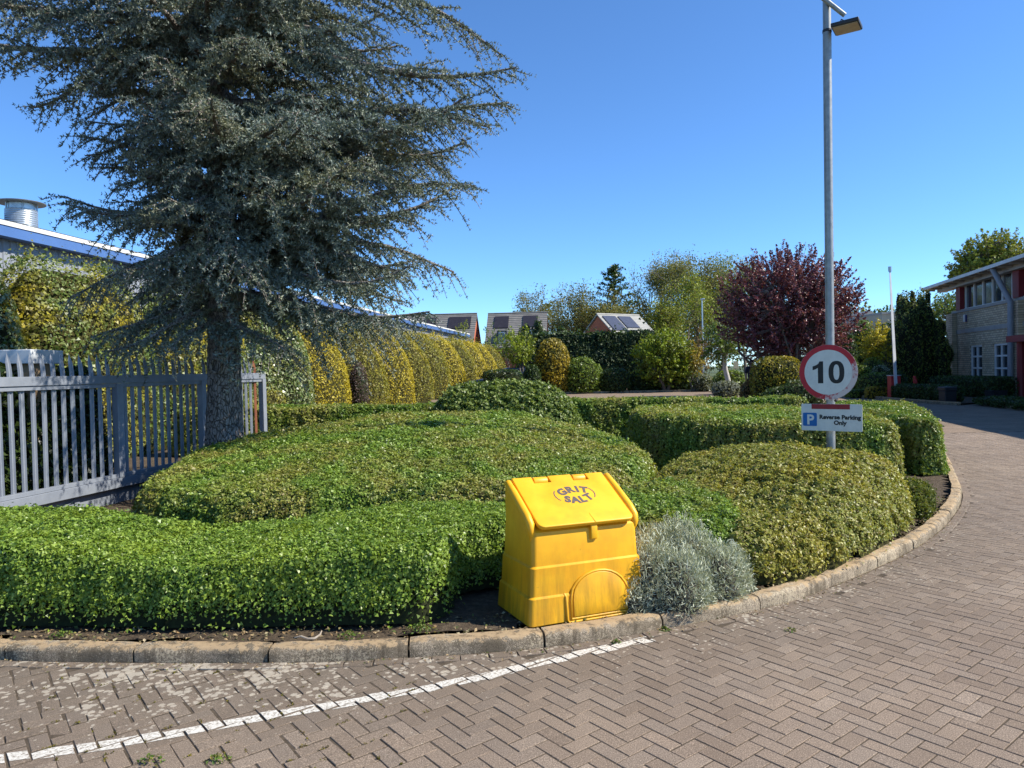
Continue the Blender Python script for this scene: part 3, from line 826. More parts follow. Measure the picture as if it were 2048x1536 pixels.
tag(m.build('inner_growth', M_GREYIN, san, smooth=True, angle=80), kind='stuff')
ns = 40000
pk = RNG.choice(len(SL), ns, p=(sl[:, 3]*sl[:, 5])/(sl[:, 3]*sl[:, 5]).sum())
d = unit(RNG.normal(size=(ns, 3)) * [1, 1, 0.9] + [0, 0, 0.35]); d[:, 2] = np.abs(d[:, 2]) * np.where(RNG.uniform(size=ns) < 0.88, 1, -0.4)
tip = sl[pk, :3] + d * sl[pk, 3:] * (RNG.uniform(0.80, 1.06, (ns, 1)) + lump(d[:, 0]*3 + pk*1.7, d[:, 1]*3 + d[:, 2]*2.4, 4.5, .10, 77)[:, None])
ax = unit(d + [0, 0, 0.35] + 0.62 * RNG.normal(size=(ns, 3)))
okk = tip[:, 2] > 0.07
tip, ax = tip[okk], ax[okk]; ns = len(tip)
Ls = RNG.uniform(0.018, 0.042, (ns, 1))
root = tip - ax * Ls
sd = unit(np.cross(ax, RNG.normal(size=(ns, 3))))
w = RNG.uniform(0.0013, 0.0024, (ns, 1))
bend = RNG.normal(size=(ns, 3)) * 0.003
V = np.stack([root - sd*w, root + sd*w, tip + bend + sd*w*0.9, tip + bend - sd*w*0.9], 1).reshape(-1, 3)
Fc = np.arange(ns*4).reshape(-1, 4)
tag(fast_mesh('foliage', V, Fc, M_GREY, san), kind='stuff')

# ---- woody stems under the front hedge, litter and weeds along the kerb
M_TWIG = plain('bare_twigs', (0.22, 0.17, 0.12), (0.10, 0.075, 0.055), 25, 0.85)
def stem_clump(x, y, n, h, name='hedge_stem'):
    m = MB()
    for i in range(n):
        a = random.uniform(0, 2*PI); L = random.uniform(0.12, 0.32)
        p = [(x + random.uniform(-.06, .06), y + random.uniform(-.04, .04), 0.07)]
        dx, dy = math.cos(a) * L, math.sin(a) * L * 0.6
        for k in range(1, 6):
            t = k / 5
            p.append((p[0][0] + dx*t + random.uniform(-.012, .012), p[0][1] + dy*t + random.uniform(-.012, .012), 0.08 + h * random.uniform(0.5, 1.0) * math.sin(t * 1.7)))
        m.tube(p, [random.uniform(.0035, .008) * (1 - 0.12*k) for k in range(6)], 5)
    m.build(name, M_TWIG, front, smooth=True, angle=70)
for (u, v, n) in ((300, 1225, 13), (640, 1215, 12), (165, 1225, 6), (470, 1240, 7), (800, 1225, 5), (60, 1235, 5)):
    g = gnd(u, v, 0.1); stem_clump(g.x, g.y + 0.03, n, 0.17)
M_LITTER = leaf_mat('leaf_litter', [(0.10, 0.065, 0.03), (0.20, 0.13, 0.06), (0.33, 0.24, 0.13), (0.07, 0.10, 0.02), (0.40, 0.32, 0.2)], None, rough=0.8, trans=0.05, spec=0.2)
M_WEED = leaf_mat('weed_leaf', [(0.05, 0.10, 0.015), (0.10, 0.17, 0.025), (0.17, 0.22, 0.04), (0.24, 0.17, 0.04)], None, rough=0.5)
ks = RNG.uniform(s_ref - 2.2, s_ref + 8.6, 2600)
pp = np.stack([np.interp(ks, kd_len, KERB[:, i]) for i in (0, 1)], 1); pn = np.stack([np.interp(ks, kd_len, KN[:, i]) for i in (0, 1)], 1)
off = RNG.uniform(0.09, 0.40, 2600) 
pos_l = np.c_[pp - pn * off[:, None], 0.078 + RNG.uniform(0, 0.012, 2600)]
tag(leaves('fallen_leaves', pos_l, np.tile([0, 0, 1.0], (2600, 1)), 0.022, M_LITTER, None, tilt=0.45, sizevar=0.6), kind='stuff')
# crumbs and dry leaves on the paving, most in the channel
nk = 900
ks = RNG.uniform(s_ref - 2.2, s_ref + 8.6, nk); pp = np.stack([np.interp(ks, kd_len, KERB[:, i]) for i in (0, 1)], 1); pn = np.stack([np.interp(ks, kd_len, KN[:, i]) for i in (0, 1)], 1)
off = 0.01 + RNG.exponential(0.05, nk)
tag(leaves('channel_litter', np.c_[pp + pn * off[:, None], np.full(nk, 0.005) + RNG.uniform(0, 0.005, nk)], np.tile([0, 0, 1.0], (nk, 1)), 0.012, M_LITTER, None, tilt=0.4, sizevar=0.7), kind='stuff')
# moss and weeds in the joints of the older corner
M_MOSS = leaf_mat('joint_moss', [(0.06, 0.055, 0.012), (0.11, 0.10, 0.016), (0.17, 0.14, 0.025), (0.10, 0.06, 0.03)], None, rough=0.85, trans=0.1, spec=0.1)
cand = np.where((left > 0.28) & (np.arange(nb) < n0) & vis)[0]
mp_, mn_ = [], []
for i in cand:
    if random.random() < 0.62:
        c, s = math.cos(ang[i]), math.sin(ang[i]); e = random.choice((-1, 1))
        if random.random() < 0.7: a0, b0 = (e*PW, -PW*0.5), (e*PW, PW*0.5)
        else: a0, b0 = (-PW, e*PW/2), (PW, e*PW/2)
        q = random.uniform(0, 0.5); r_ = q + random.uniform(0.15, 0.5)
        kk = random.randint(8, 26); t = RNG.uniform(q, r_, kk)
        lx = a0[0] + (b0[0]-a0[0])*t + RNG.normal(0, .0035, kk); ly = a0[1] + (b0[1]-a0[1])*t + RNG.normal(0, .0035, kk)
        mp_.append(np.c_[cx[i] + lx*c - ly*s, cy[i] + lx*s + ly*c, RNG.uniform(-0.003, 0.007, kk)]); mn_.append(np.tile([0, 0, 1.0], (kk, 1)))
tag(leaves('joint_moss', np.concatenate(mp_), np.concatenate(mn_), 0.0085, M_MOSS, None, tilt=0.9), kind='stuff')
def weed(u, v, n, size, h, z=0.0):
    n = int(n*1.9); size *= .85; g = gnd(u, v, z); t = RNG.uniform(0, 1, n); a = RNG.uniform(0, 2*PI, n)
    q = np.c_[g.x + np.cos(a)*size*t, g.y + np.sin(a)*size*t*0.7, z + 0.004 + (1 - t)*h*RNG.uniform(0.2, 1, n)]
    o = leaves('weed', q, np.tile([0, 0, 1.0], (n, 1)), 0.014, M_WEED, None, tilt=0.7)
    del o['kind']; return tag(o, None, 'weed')
WEEDS = [(300, 1526, 30, .07, .04, 0, 'leafy weed in the paving below the white line'), (435, 1521, 34, .06, .03, 0, 'flat rosette weed beside the taller paving weed'),
         (1500, 1262, 0, 0, 0, 0, ''), (1580, 1262, 24, .05, .02, 0, 'little weed in the paving off the santolina bush'), (1330, 1262, 40, .05, .03, 0, 'tuft of weed at the kerb foot under the santolina bush'),
         (1232, 1286, 22, .035, .025, 0, 'small weed growing at the kerb foot by the end of the white line'), (35, 1313, 26, .03, .035, 0, 'yellowing weed at the foot of the pale lichened kerb stone'),
         (125, 1272, 60, .09, .04, .08, 'reddish green weed patch on the bed edge by the lichened kerb stone'), (270, 1212, 26, .03, .11, .08, 'single tall seedling in front of the bare hedge stems'),
         (840, 1262, 90, .12, .05, .08, 'patch of low weeds on the bed at the hedge end near the bin'), (700, 1275, 60, .10, .04, .08, 'weeds on the bed edge below the thick right part of the front hedge')]
for (u, v, n, s, h, z, lab) in WEEDS:
    if n: weed(u, v, n, s, h, z)['label'] = lab
# a dry curled root lying on the kerb edge
g = gnd(620, 1277, 0.09)
MB().tube([(g.x - 0.09, g.y + .01, .092), (g.x - .05, g.y, .104), (g.x - .01, g.y - .012, .093), (g.x + .03, g.y - .012, .094), (g.x + .055, g.y + .01, .108), (g.x + .06, g.y + .03, .122)], [.004, .006, .007, .008, .006, .003], 6).build(
    'dry_root', plain('dry_wood', (0.42, 0.36, 0.28), (0.25, 0.2, 0.15), 30, 0.8), smooth=True, angle=70)
tag(bpy.data.objects['dry_root'], 'pale curled piece of dry root lying on the kerb', 'root')
# ================================================================== GRIT BIN
def bin_material():
    m, t, N, L = nt('yellow_plastic'); v = objco(t)
    n = noise(t, 5, 5, 0.65, v); c = ramp(t, [(0.3, (0.70, 0.315, 0.006)), (0.55, (0.80, 0.40, 0.008)), (0.75, (0.83, 0.44, 0.014))], n.outputs[0])
    f = noise(t, 90, 4, 0.7, v); c1 = mixc(t, ramp(t, [(0.55, 0.0), (0.75, 0.35)], f.outputs[0]).outputs[0], c.outputs[0], (0.60, 0.34, 0.02))
    # rain streaked grime, heaviest on the lowest tier
    mp = t.nodes.new('ShaderNodeMapping'); mp.inputs['Scale'].default_value = (16, 16, 1.4); L.new(v, mp.inputs[0])
    s = noise(t, 1.0, 5, 0.7, mp.outputs[0]); sx = t.nodes.new('ShaderNodeSeparateXYZ'); L.new(v, sx.inputs[0])
    low = ramp(t, [(0.0, 1.0), (0.22, 0.62), (0.40, 0.18), (0.6, 0.0)], sx.outputs[2])
    gf = mathn(t, 'MULTIPLY', ramp(t, [(0.38, 0.10), (0.66, 0.85)], s.outputs[0]).outputs[0], low.outputs[0])
    c2 = mixc(t, mathn(t, 'MULTIPLY', gf, 0.95), c1, (0.19, 0.115, 0.012))
    sp = noise(t, 38, 3, 0.6, v); c3 = mixc(t, ramp(t, [(0.70, 0.0), (0.76, 0.45)], sp.outputs[0]).outputs[0], c2, (0.33, 0.19, 0.02))
    bsdf(t, c3, 0.46, 0, 0.4, f.outputs[0], 0.10, 0.002); return m
M_BIN = bin_material()
M_INK = plain('grey_lettering', (0.105, 0.085, 0.072), (0.075, 0.062, 0.055), 60, 0.6)
BW, BD, BH = 0.785, 0.50, 0.785
gb = thing('grit_bin', 'yellow plastic grit salt bin with sloping lid standing at the kerb', 'grit bin', (0.075, 4.20, 0.078), math.radians(23.1))
gb.scale = (1.05, 1.05, 1.05)
gb.rotation_euler = (math.radians(-1.0), math.radians(0.6), math.radians(23.1))
spec = [(0.0, .014, .014, .0), (0.012, 0, 0, 0), (.156, .012, .010, .008), (.166, .024, .022, .012), (.322, .032, .028, .018), (.332, .042, .040, .022), (.49, .048, .046, .028),
        (.520, .050, .052, .030), (.545, .052, .080, .030), (.64, .054, .235, .030), (.725, .056, .370, .030), (.760, .060, .425, .034), (.772, .075, .445, .045)]
rings = [rrect(i, BW - i, yf, BD - bk, 0.030 if z < 0.6 else 0.018, z) for z, i, yf, bk in spec]
MB().loft(rings).build('body', M_BIN, gb, local=True, smooth=True, angle=28)
# slope frame: origin at the front top edge
S0 = Vector((0, 0.058, 0.545)); sdir = Vector((0, 0.345, 0.205)).normalized(); snor = Vector((0, -sdir.z, sdir.y))
def slope(a, b, d): return tuple(Vector((a, 0, 0)) + S0 + sdir * b + snor * d)
for x in (0.048, BW - 0.048):
    xo = x + (.004 if x < .3 else -.004)
    MB().tube([(xo, .080, .470), (xo, .070, .505), (x, .070, .530), slope(x, .025, .010), slope(x, .09, .020), slope(x, .3, .020), slope(x, .40, .017), slope(x, .425, -.004)],
              [.008, .018, .023, .025, .026, .025, .022, .014], 12, squash=1.0).build('side_rim', M_BIN, gb, local=True, smooth=True, angle=60)
lx0, lx1, l0, l1 = 0.078, BW - 0.078, -0.030, 0.425
lw = lx1 - lx0
def corner(cx_, cy_, r, a0):
    return [(cx_ + r*math.cos(a0 + i*PI/10), cy_ + r*math.sin(a0 + i*PI/10)) for i in range(6)]
out = corner(lx0 + .04, l0 + .04, .04, PI) + corner(lx1 - .04, l0 + .04, .04, 1.5*PI) + [(lx1, l1)]
for f0, f1 in ((.80, .64), (.38, .21)):
    out += [(lx0 + lw*f0, l1), (lx0 + lw*f0 + .004, l1 - .062), (lx0 + lw*f1 - .004, l1 - .062), (lx0 + lw*f1, l1)]
out += [(lx0, l1)]
lid = MB().prism(out, slope, 0.008, 0.034).build('lid', M_BIN, gb, local=True, smooth=True, bevel=0.006, seg=3)
for f0, f1 in ((.65, .79), (.22, .37)):
    MB().tube([slope(lx0 + lw*f0, l1 - .020, .006), slope(lx0 + lw*f1, l1 - .020, .006)], .030, 14).build('hinge', M_BIN, gb, local=True, smooth=True, bevel=.004)
# catch under the lid
MB().box((BW*.53, .030, .455), (BW*.585, .056, .540)).build('catch', M_BIN, gb, local=True, smooth=True, bevel=.005)
MB().tube([slope(BW*.558, -.028, .0345), slope(BW*.552, .05, .0345)], [.003, .001], 5).build('lid_crease', M_BIN, lid, local=True, smooth=True)
# hatch at the foot of the front
hx0, hx1, hz0, hzs = BW*.335, BW*.825, .022, .120
hc, hr = (hx0 + hx1)/2, (hx1 - hx0)/2
arch = [(hx1, hz0)] + [(hc + hr*math.cos(a), hzs + hr*0.80*math.sin(a)) for a in [PI*i/14 for i in range(15)]] + [(hx0, hz0)]
fy = lambda z: 0.000 + z*0.075 if z < .16 else 0.022 + (z-.166)*0.04
fr = lambda a, b, d: (a, fy(b) + d, b)
hatch = MB().prism([(hc + (a - hc)*.93, hz0 + .010 + (b - hz0)*.94) for a, b in arch], fr, -0.011, 0.03).build('hatch', M_BIN, gb, local=True, smooth=True, bevel=.004)
MB().tube([fr(a, b, -0.003) for a, b in arch + [arch[0]]], .0085, 8, cap=False).build('hatch_rim', M_BIN, gb, local=True, smooth=True, angle=60)
MB().tube([fr(hx0 - .034, .163, .002), fr(hx0 - .030, .150, -.003), fr(hx0 - .030, .02, -.004), fr(hx0 - .018, .006, -.004), fr(hx1 + .03, .006, -.004)], .0085, 8).build('hatch_border', M_BIN, gb, local=True, smooth=True, angle=60)
# lettering on the lid
tv, tf = MB(), None
CXL, CYL = lx0 + lw*.545, .228
def put(ch, px_, py_, rot, size):
    V, Fc = text_mesh(ch, size, bold=0.0045)
    zc = 0.35 * size
    pts = []
    for (x, y, z) in V:
        y -= zc; x *= 1.05
        qx = x*math.cos(rot) - y*math.sin(rot); qy = x*math.sin(rot) + y*math.cos(rot)
        pts.append(slope(CXL + px_ + qx, CYL + py_ + qy, .0352))
    tv.add(pts, Fc)
for ch, x_, y_, r_ in zip('GRITSALT', (-.074, -.014, .036, .080, -.066, -.019, .030, .077), (.030, .046, .046, .035, -.040, -.052, -.050, -.034), (24, 8, -4, -16, -16, -5, 7, 20)):
    put(ch, x_, y_, math.radians(r_), .078)
def arc(a0, a1):
    n = 12; vs = []
    for i in range(n + 1):
        a = math.radians(a0 + (a1 - a0)*i/n)
        vs += [slope(CXL + .138*math.cos(a), CYL + .094*math.sin(a), .0352), slope(CXL + .131*math.cos(a), CYL + .087*math.sin(a), .0352)]
    tv.add(vs, [(2*i, 2*i+2, 2*i+3, 2*i+1) for i in range(n)])
arc(152, 212); arc(-28, 30)
let = tv.build('lettering', M_INK, lid, local=True)
let['label'] = 'grey words GRIT SALT inside an oval'

# ================================================================== LAMP POST AND SIGNS
def galv():
    m, t, N, L = nt('galvanised_steel'); v = pos(t)
    n = noise(t, 14, 5, 0.65, v); c = ramp(t, [(0.3, (0.23, 0.245, 0.245)), (0.7, (0.36, 0.37, 0.36))], n.outputs[0])
    mp = t.nodes.new('ShaderNodeMapping'); mp.inputs['Scale'].default_value = (30, 30, 1.5); L.new(v, mp.inputs[0])
    s = noise(t, 1, 4, 0.6, mp.outputs[0]); c2 = mixc(t, ramp(t, [(0.5, 0.0), (0.75, 0.5)], s.outputs[0]).outputs[0], c.outputs[0], (0.16, 0.155, 0.14))
    bsdf(t, c2, 0.5, 0.55, 0.5, n.outputs[0], 0.1, 0.003); return m
M_GALV = galv()
M_BLACKM = plain('black_lamp_casing', (0.03, 0.03, 0.032), (0.018, 0.018, 0.02), 20, 0.5)
M_LENS = plain('lamp_lens', (0.42, 0.36, 0.22), (0.30, 0.25, 0.16), 9, 0.25)
PY = 8.20
pb = at(1662, 900, PY); pt = at(1653.5, 3, PY)
lean = Vector((pt.x - pb.x, 0, pt.z - pb.z)); lean = lean / lean.z
def on_pole(z): return Vector((pb.x + lean.x*(z - pb.z), PY, z))
lp = thing('lamp_post', 'tall galvanised lamp post carrying the round speed sign', 'lamp post', on_pole(0.09))
zt = pt.z
MB().tube([on_pole(0.05), on_pole(1.2), on_pole(zt - .33)], [.0475, .0465, .0455], 20).build('pole', M_GALV, lp, smooth=True, angle=50)
MB().tube([on_pole(zt - .345), on_pole(zt - .315)], .049, 20).build('collar', M_BLACKM, lp, smooth=True, angle=50)
MB().tube([on_pole(zt - .33), on_pole(zt)], .043, 20).build('spigot', M_GALV, lp, smooth=True, angle=50)
tp = on_pole(zt)
a0 = tp + Vector((-.24, .10, .22)); a1 = tp + Vector((.155, -.10, -.205))
a0.y -= .0; MB().tube([a0 + Vector((0, -.06, 0)), tp + Vector((-.03, -.058, -.02)), a1], .026, 12).build('arm', M_GALV, lp, smooth=True, angle=50)
lc = at(1693.5, 57, PY - .12)
RL = Matrix.Rotation(math.radians(-33), 4, 'Z') @ Matrix.Rotation(math.radians(4), 4, 'X')
ML = Matrix.Translation(lc) @ RL
head = MB().box((-.14, -.16, .0), (.14, .16, .045), ML).build('lamp_head', M_BLACKM, lp, smooth=True, bevel=.008)
MB().box((-.125, -.145, -.006), (.125, .145, .0), ML).build('lens', M_LENS, head)
MB().box((-.05, .06, .045), (.05, .17, .085), ML).box((-.02, .0, .04), (.02, .22, .06), ML).build('bracket', M_GALV, head, bevel=.004)
MB().tube([lc + Vector((-.05, .1, .07)), lc + Vector((-.03, .06, .13)), lc + Vector((.02, .03, .08))], .008, 6).build('cable', M_BLACKM, head, smooth=True)
MB().tube([lc + Vector((.05, .05, .045)), lc + Vector((.05, .05, .085))], .022, 10).build('sensor', M_BLACKM, head, smooth=True, angle=50)

def sign_face(colA, name, fade=None):
    m, t, N, L = nt(name); v = objco(t)
    n = noise(t, 9, 6, 0.7, v); c = ramp(t, [(0.3, tuple(x*.86 for x in colA)), (0.6, colA)], n.outputs[0]).outputs[0]
    sp = noise(t, 26, 4, 0.75, v); c = mixc(t, ramp(t, [(0.66, 0.0), (0.72, 0.5)], sp.outputs[0]).outputs[0], c, (0.16, 0.16, 0.13))
    if fade is not None:
        sx = t.nodes.new('ShaderNodeSeparateXYZ'); L.new(v, sx.inputs[0])
        f = mathn(t, 'ADD', mathn(t, 'MULTIPLY', sx.outputs[0], 2.2), mathn(t, 'MULTIPLY', sx.outputs[2], -2.0))
        n2 = noise(t, 7, 5, 0.75, v)
        ff = mathn(t, 'MULTIPLY', mathn(t, 'ADD', f, mathn(t, 'MULTIPLY', mathn(t, 'SUBTRACT', n2.outputs[0], 0.5), 1.7)), 1.0)
        c = mixc(t, ramp(t, [(0.46, 0.0), (0.66, 0.85)], ff).outputs[0], c, fade)
    bsdf(t, c, 0.55, 0, 0.35); return m
M_SWHITE = sign_face((0.66, 0.66, 0.62), 'sign_white')
M_SRED = sign_face((0.46, 0.022, 0.035), 'sign_red', (0.62, 0.57, 0.54))
M_SBLACK = plain('sign_black', (0.012, 0.012, 0.013), (0.02, 0.02, 0.02), 30, 0.6)
M_SBLUE = sign_face((0.012, 0.135, 0.40), 'sign_blue')
M_SBAR = plain('sign_bar_red', (0.30, 0.012, 0.02), (0.24, 0.012, 0.018), 20, 0.5)
SN = math.atan2(-0.80, -0.60)                     # direction the sign faces
sc_ = at(1656, 744.5, PY - .10); SR = 110.5/2*(PY - .1)/F_PX
def sign_frame(name, label, c):
    return thing(name, label, 'sign', c, SN + PI/2)   # local -y faces out of the plate
ss = sign_frame('speed_sign', 'round red bordered speed limit sign reading 10', sc_)
def disc(r0, r1, y0, y1, n=56):
    m = MB()
    rg = lambda r, y: [(r*math.cos(2*PI*i/n), y, r*math.sin(2*PI*i/n)) for i in range(n)]
    if r0 <= 0: m.loft([rg(r1, y0), rg(r1, y1)])
    else:
        m.loft([rg(r1, y1), rg(r1, y0), rg(r0, y0), rg(r0, y1), rg(r1, y1)], False)
    return m
disc(0, SR, -.002, .002).build('plate', M_GALV, ss, local=True, smooth=True, angle=40)
disc(SR*.815, SR*.995, -.0045, -.0021).build('border', M_SRED, ss, local=True, smooth=True, angle=40)
disc(0, SR*.812, -.0040, -.0022).build('face', M_SWHITE, ss, local=True, smooth=True, angle=40)
def flat_text(txt, size, x, z, y, mat, parent, bold, sx=1.0, name='lettering'):
    V, Fc = text_mesh(txt, size, bold)
    m = MB(); m.add([(x + a*sx, y, z + b) for a, b, _ in V], [tuple(f) for f in Fc])
    return m.build(name, mat, parent, local=True)
CAPH = SR*.80
nm = MB(); zb_ = -CAPH*.5
nm.add([(-CAPH*.66 + a*CAPH, -.0046, zb_ + b*CAPH) for a, b in ((.23, 0), (.46, 0), (.46, 1), (.30, 1), (.255, .90), (.16, .83), (.0, .775), (.0, .60), (.12, .635), (.23, .70))], [tuple(range(10))])
nn_ = 40; ov = []
for k_ in range(nn_):
    q = 2*PI*k_/nn_; cs, sn = math.cos(q), math.sin(q); ce_ = math.copysign(abs(cs)**.85, cs); se_ = math.copysign(abs(sn)**.85, sn)
    ov += [(CAPH*(.36 + .335*ce_), -.0046, CAPH*.51*se_), (CAPH*(.36 + .125*ce_), -.0046, CAPH*.345*se_)]
nm.add(ov, [(2*k_, 2*((k_+1) % nn_), 2*((k_+1) % nn_)+1, 2*k_+1) for k_ in range(nn_)])
nm.build('numerals', M_SBLACK, ss, local=True)
M_BRK = plain('dark_clip', (0.05, 0.045, 0.05), None, 20, 0.5)
for zc2 in (-.14, .14): MB().box((-.05, .012, zc2 - .02), (.05, .030, zc2 + .02)).build('clip', M_GALV, ss, local=True)
MB().tube([(.07, .02, -SR - .01), (.075, .05, -SR + .0), (.07, .06, -SR + .05)], .016, 8).build('strap_end', M_BRK, ss, local=True, smooth=True)
pc = at(1662.5, 835, PY - .105); k = (PY - .1)/F_PX
PWd, PHt = 114.5*k, 54*k
ps = sign_frame('parking_sign', 'white rectangular plate reading Reverse Parking Only with blue P', pc)
poly = [(x, y) for x, y, _ in rrect(-PWd/2, PWd/2, -PHt/2, PHt/2, .012, 0)]
MB().prism(poly, lambda a, b, d: (a, d, b), -.0025, .0025).build('plate', M_SWHITE, ps, local=True)
MB().box((-PWd*.325, -.0046, PHt*.31), (PWd*.305, -.0027, PHt*.495)).build('red_bar', M_SBAR, ps, local=True)
sq = PWd*.235
bx = -PWd*.355; bz = -PHt*.085
panel = MB().prism([(x, y) for x, y, _ in rrect(bx - sq/2, bx + sq/2, bz - sq/2, bz + sq/2, .012, 0)], lambda a, b, d: (a, d, b), -.0044, -.0026).build('blue_panel', M_SBLUE, ps, local=True)
flat_text('P', sq*1.02, bx + .004, bz - sq*.36, -.0048, M_SWHITE, panel, .0045, 1.0, 'letter')
flat_text('Reverse Parking', PHt*.215, PWd*.140, -PHt*.055, -.0046, M_SBLACK, ps, .0030, 1.02)
flat_text('Only', PHt*.215, PWd*.145, -PHt*.262, -.0046, M_SBLACK, ps, .0030, 1.02)
MB().box((-.05, .006, -.03), (.05, .024, .03)).build('clip', M_GALV, ps, local=True)

# ================================================================== PALISADE GATE
def grey_paint():
    m, t, N, L = nt('grey_gate_paint'); v = pos(t)
    n = noise(t, 6, 5, 0.65, v); c = ramp(t, [(0.3, (0.165, 0.183, 0.21)), (0.7, (0.22, 0.238, 0.265))], n.outputs[0])
    mp = t.nodes.new('ShaderNodeMapping'); mp.inputs['Scale'].default_value = (24, 24, 2.0); L.new(v, mp.inputs[0])
    s = noise(t, 1, 5, 0.7, mp.outputs[0]); c2 = mixc(t, ramp(t, [(0.66, 0.0), (0.76, 0.5)], s.outputs[0]).outputs[0], c.outputs[0], (0.20, 0.11, 0.06))
    bsdf(t, c2, 0.5, 0.0, 0.4, n.outputs[0], 0.08, 0.004); return m
M_GATE = grey_paint()
M_RUST = plain('rusty_picket', (0.30, 0.11, 0.05), (0.20, 0.07, 0.035), 20, 0.8)
G0 = Vector((-5.10, 7.20, 0)); gt = Vector((0.2055, 0.9787, 0)).normalized(); gn = Vector((gt.y, -gt.x, 0))
gate = thing('palisade_gate', 'grey steel palisade gate with spiked pickets behind the cedar', 'gate', tuple(G0))
gate.rotation_euler = (0, 0, math.atan2(gt.y, gt.x))       # local x along the gate, local -y towards the camera side
D0, D1 = -1.9, 4.88
MB().box((D0, -.035, 1.525), (D1, .035, 1.622)).build('top_rail', M_GATE, gate, local=True, bevel=.004)
MB().box((D0, -.020, 1.478), (D1, .030, 1.523)).build('inner_rail', M_GATE, gate, local=True, bevel=.003)
MB().box((D0, -.040, .270), (D1, .040, .385)).build('bottom_rail', M_GATE, gate, local=True, bevel=.004)
MB().box((D0, -.022, .387), (D1, .034, .432)).build('lower_inner_rail', M_GATE, gate, local=True, bevel=.003)
POSTS = (-1.35, 1.60, 3.23, 4.83)
for d in POSTS: MB().box((d - .05, -.042, .387), (d + .05, .042, 1.5235)).build('post', M_GATE, gate, local=True, bevel=.004)
pick = MB()
pr = [(-.030, .006), (-.018, -.010), (-.006, .004), (.006, .004), (.018, -.010), (.030, .006), (.030, .009), (.018, -.006), (.006, .008), (-.006, .008), (-.018, -.006), (-.030, .009)]
ringz = [(.40, 1, 0), (1.60, 1, 0), (1.66, 1, .0), (1.72, .98, .006), (1.77, .92, .014), (1.81, .60, .022), (1.845, .28, .028), (1.872, .06, .032)]
pick.loft([[(x*w, y*w + bow, z) for x, y in pr] for z, w, bow in ringz])
P0o = None; d = D0 + .07; i = 0
while d < D1 - .03:
    if min(abs(d - q) for q in POSTS) > .065:
        if P0o is None:
            P0o = pick.build('picket', M_GATE, gate, local=True); o = P0o
        else:
            o = P0o.copy(); COL.objects.link(o); o.parent = gate
        o.location = (d, .012, random.uniform(-.004, .004)); o.rotation_euler = (0, random.uniform(-.006, .006), random.uniform(-.05, .05))
        if abs(d - 4.58) < .07:
            o.data = o.data.copy(); o.data.materials.clear(); o.data.materials.append(M_RUST); o['label'] = 'rusty orange picket'
    d += .132; i += 1
# cantilever beam below the leaf
MB().box((D0, .06, .02), (D1 - 1.2, .14, .255)).build('lower_beam', M_GATE, gate, local=True, bevel=.004)
for d in (.25, .95, 1.5): MB().box((d, .045, .03), (d + .07, .0585, .26)).build('beam_stiffener', M_GATE, gate, local=True)
MB().prism([(.30, .04), (.36, .04), (1.0, .23), (.94, .23)], lambda a, b, dd: (a, dd, b), .040, .0445).build('diagonal_brace', M_GATE, gate, local=True)
M_BUFF = plain('buff_brick', (0.30, 0.21, 0.12), (0.22, 0.15, 0.09), 18, 0.9)
hs = thing('meter_housing', 'pale grey topped brick meter housing behind the gate pickets', 'housing', (-5.75, 8.25, 0))
MB().box((-6.25, 8.02, -.02), (-5.33, 8.48, 1.765)).build('brick_pier', M_BUFF, hs, bevel=.004)
MB().box((-6.30, 7.96, 1.767), (-5.27, 8.54, 1.925)).build('cover', plain('pale_grey_cover', (0.52, 0.54, 0.55), (0.42, 0.44, 0.45), 5, 0.5), hs, bevel=.01)

# dark laurel right behind the gate
def gp(d, o): q = G0 + gt*d - gn*o; return (q.x, q.y)
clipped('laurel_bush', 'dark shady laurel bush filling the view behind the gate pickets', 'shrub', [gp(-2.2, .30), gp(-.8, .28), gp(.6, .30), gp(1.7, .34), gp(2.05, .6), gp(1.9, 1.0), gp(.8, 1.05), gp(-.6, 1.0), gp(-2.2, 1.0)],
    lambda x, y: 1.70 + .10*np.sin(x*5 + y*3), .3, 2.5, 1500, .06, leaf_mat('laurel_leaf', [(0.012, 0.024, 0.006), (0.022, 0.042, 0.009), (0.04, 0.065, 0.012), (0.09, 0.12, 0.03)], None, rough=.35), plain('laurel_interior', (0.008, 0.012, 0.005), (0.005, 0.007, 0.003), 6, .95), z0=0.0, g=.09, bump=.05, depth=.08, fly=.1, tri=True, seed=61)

# ================================================================== BLUE CEDAR
def bark():
    m, t, N, L = nt('cedar_bark'); v = pos(t)
    mp = t.nodes.new('ShaderNodeMapping'); mp.inputs['Scale'].default_value = (1, 1, 0.42); L.new(v, mp.inputs[0])
    vo = t.nodes.new('ShaderNodeTexVoronoi'); vo.feature = 'DISTANCE_TO_EDGE'; vo.inputs['Scale'].default_value = 26; 
    wb = noise(t, 9, 4, 0.6, v); wv = t.nodes.new('ShaderNodeVectorMath'); wv.operation = 'MULTIPLY_ADD'
    L.new(wb.outputs[1], wv.inputs[0]); wv.inputs[1].default_value = (0.06, 0.06, 0.06); L.new(mp.outputs[0], wv.inputs[2]); L.new(wv.outputs[0], vo.inputs[0])
    n = noise(t, 26, 6, 0.7, v)
    crack = ramp(t, [(0.0, 0.0), (0.10, 1.0)], vo.outputs['Distance'])
    c = ramp(t, [(0.3, (0.15, 0.125, 0.105)), (0.55, (0.25, 0.22, 0.19)), (0.75, (0.36, 0.33, 0.295))], n.outputs[0])
    c2 = mixc(t, crack.outputs[0], (0.07, 0.056, 0.046), c.outputs[0])
    h = mathn(t, 'ADD', mathn(t, 'MULTIPLY', crack.outputs[0], 0.7), mathn(t, 'MULTIPLY', n.outputs[0], 0.4))
    bsdf(t, c2, 0.92, 0, 0.2, h, 0.9, 0.03); return m
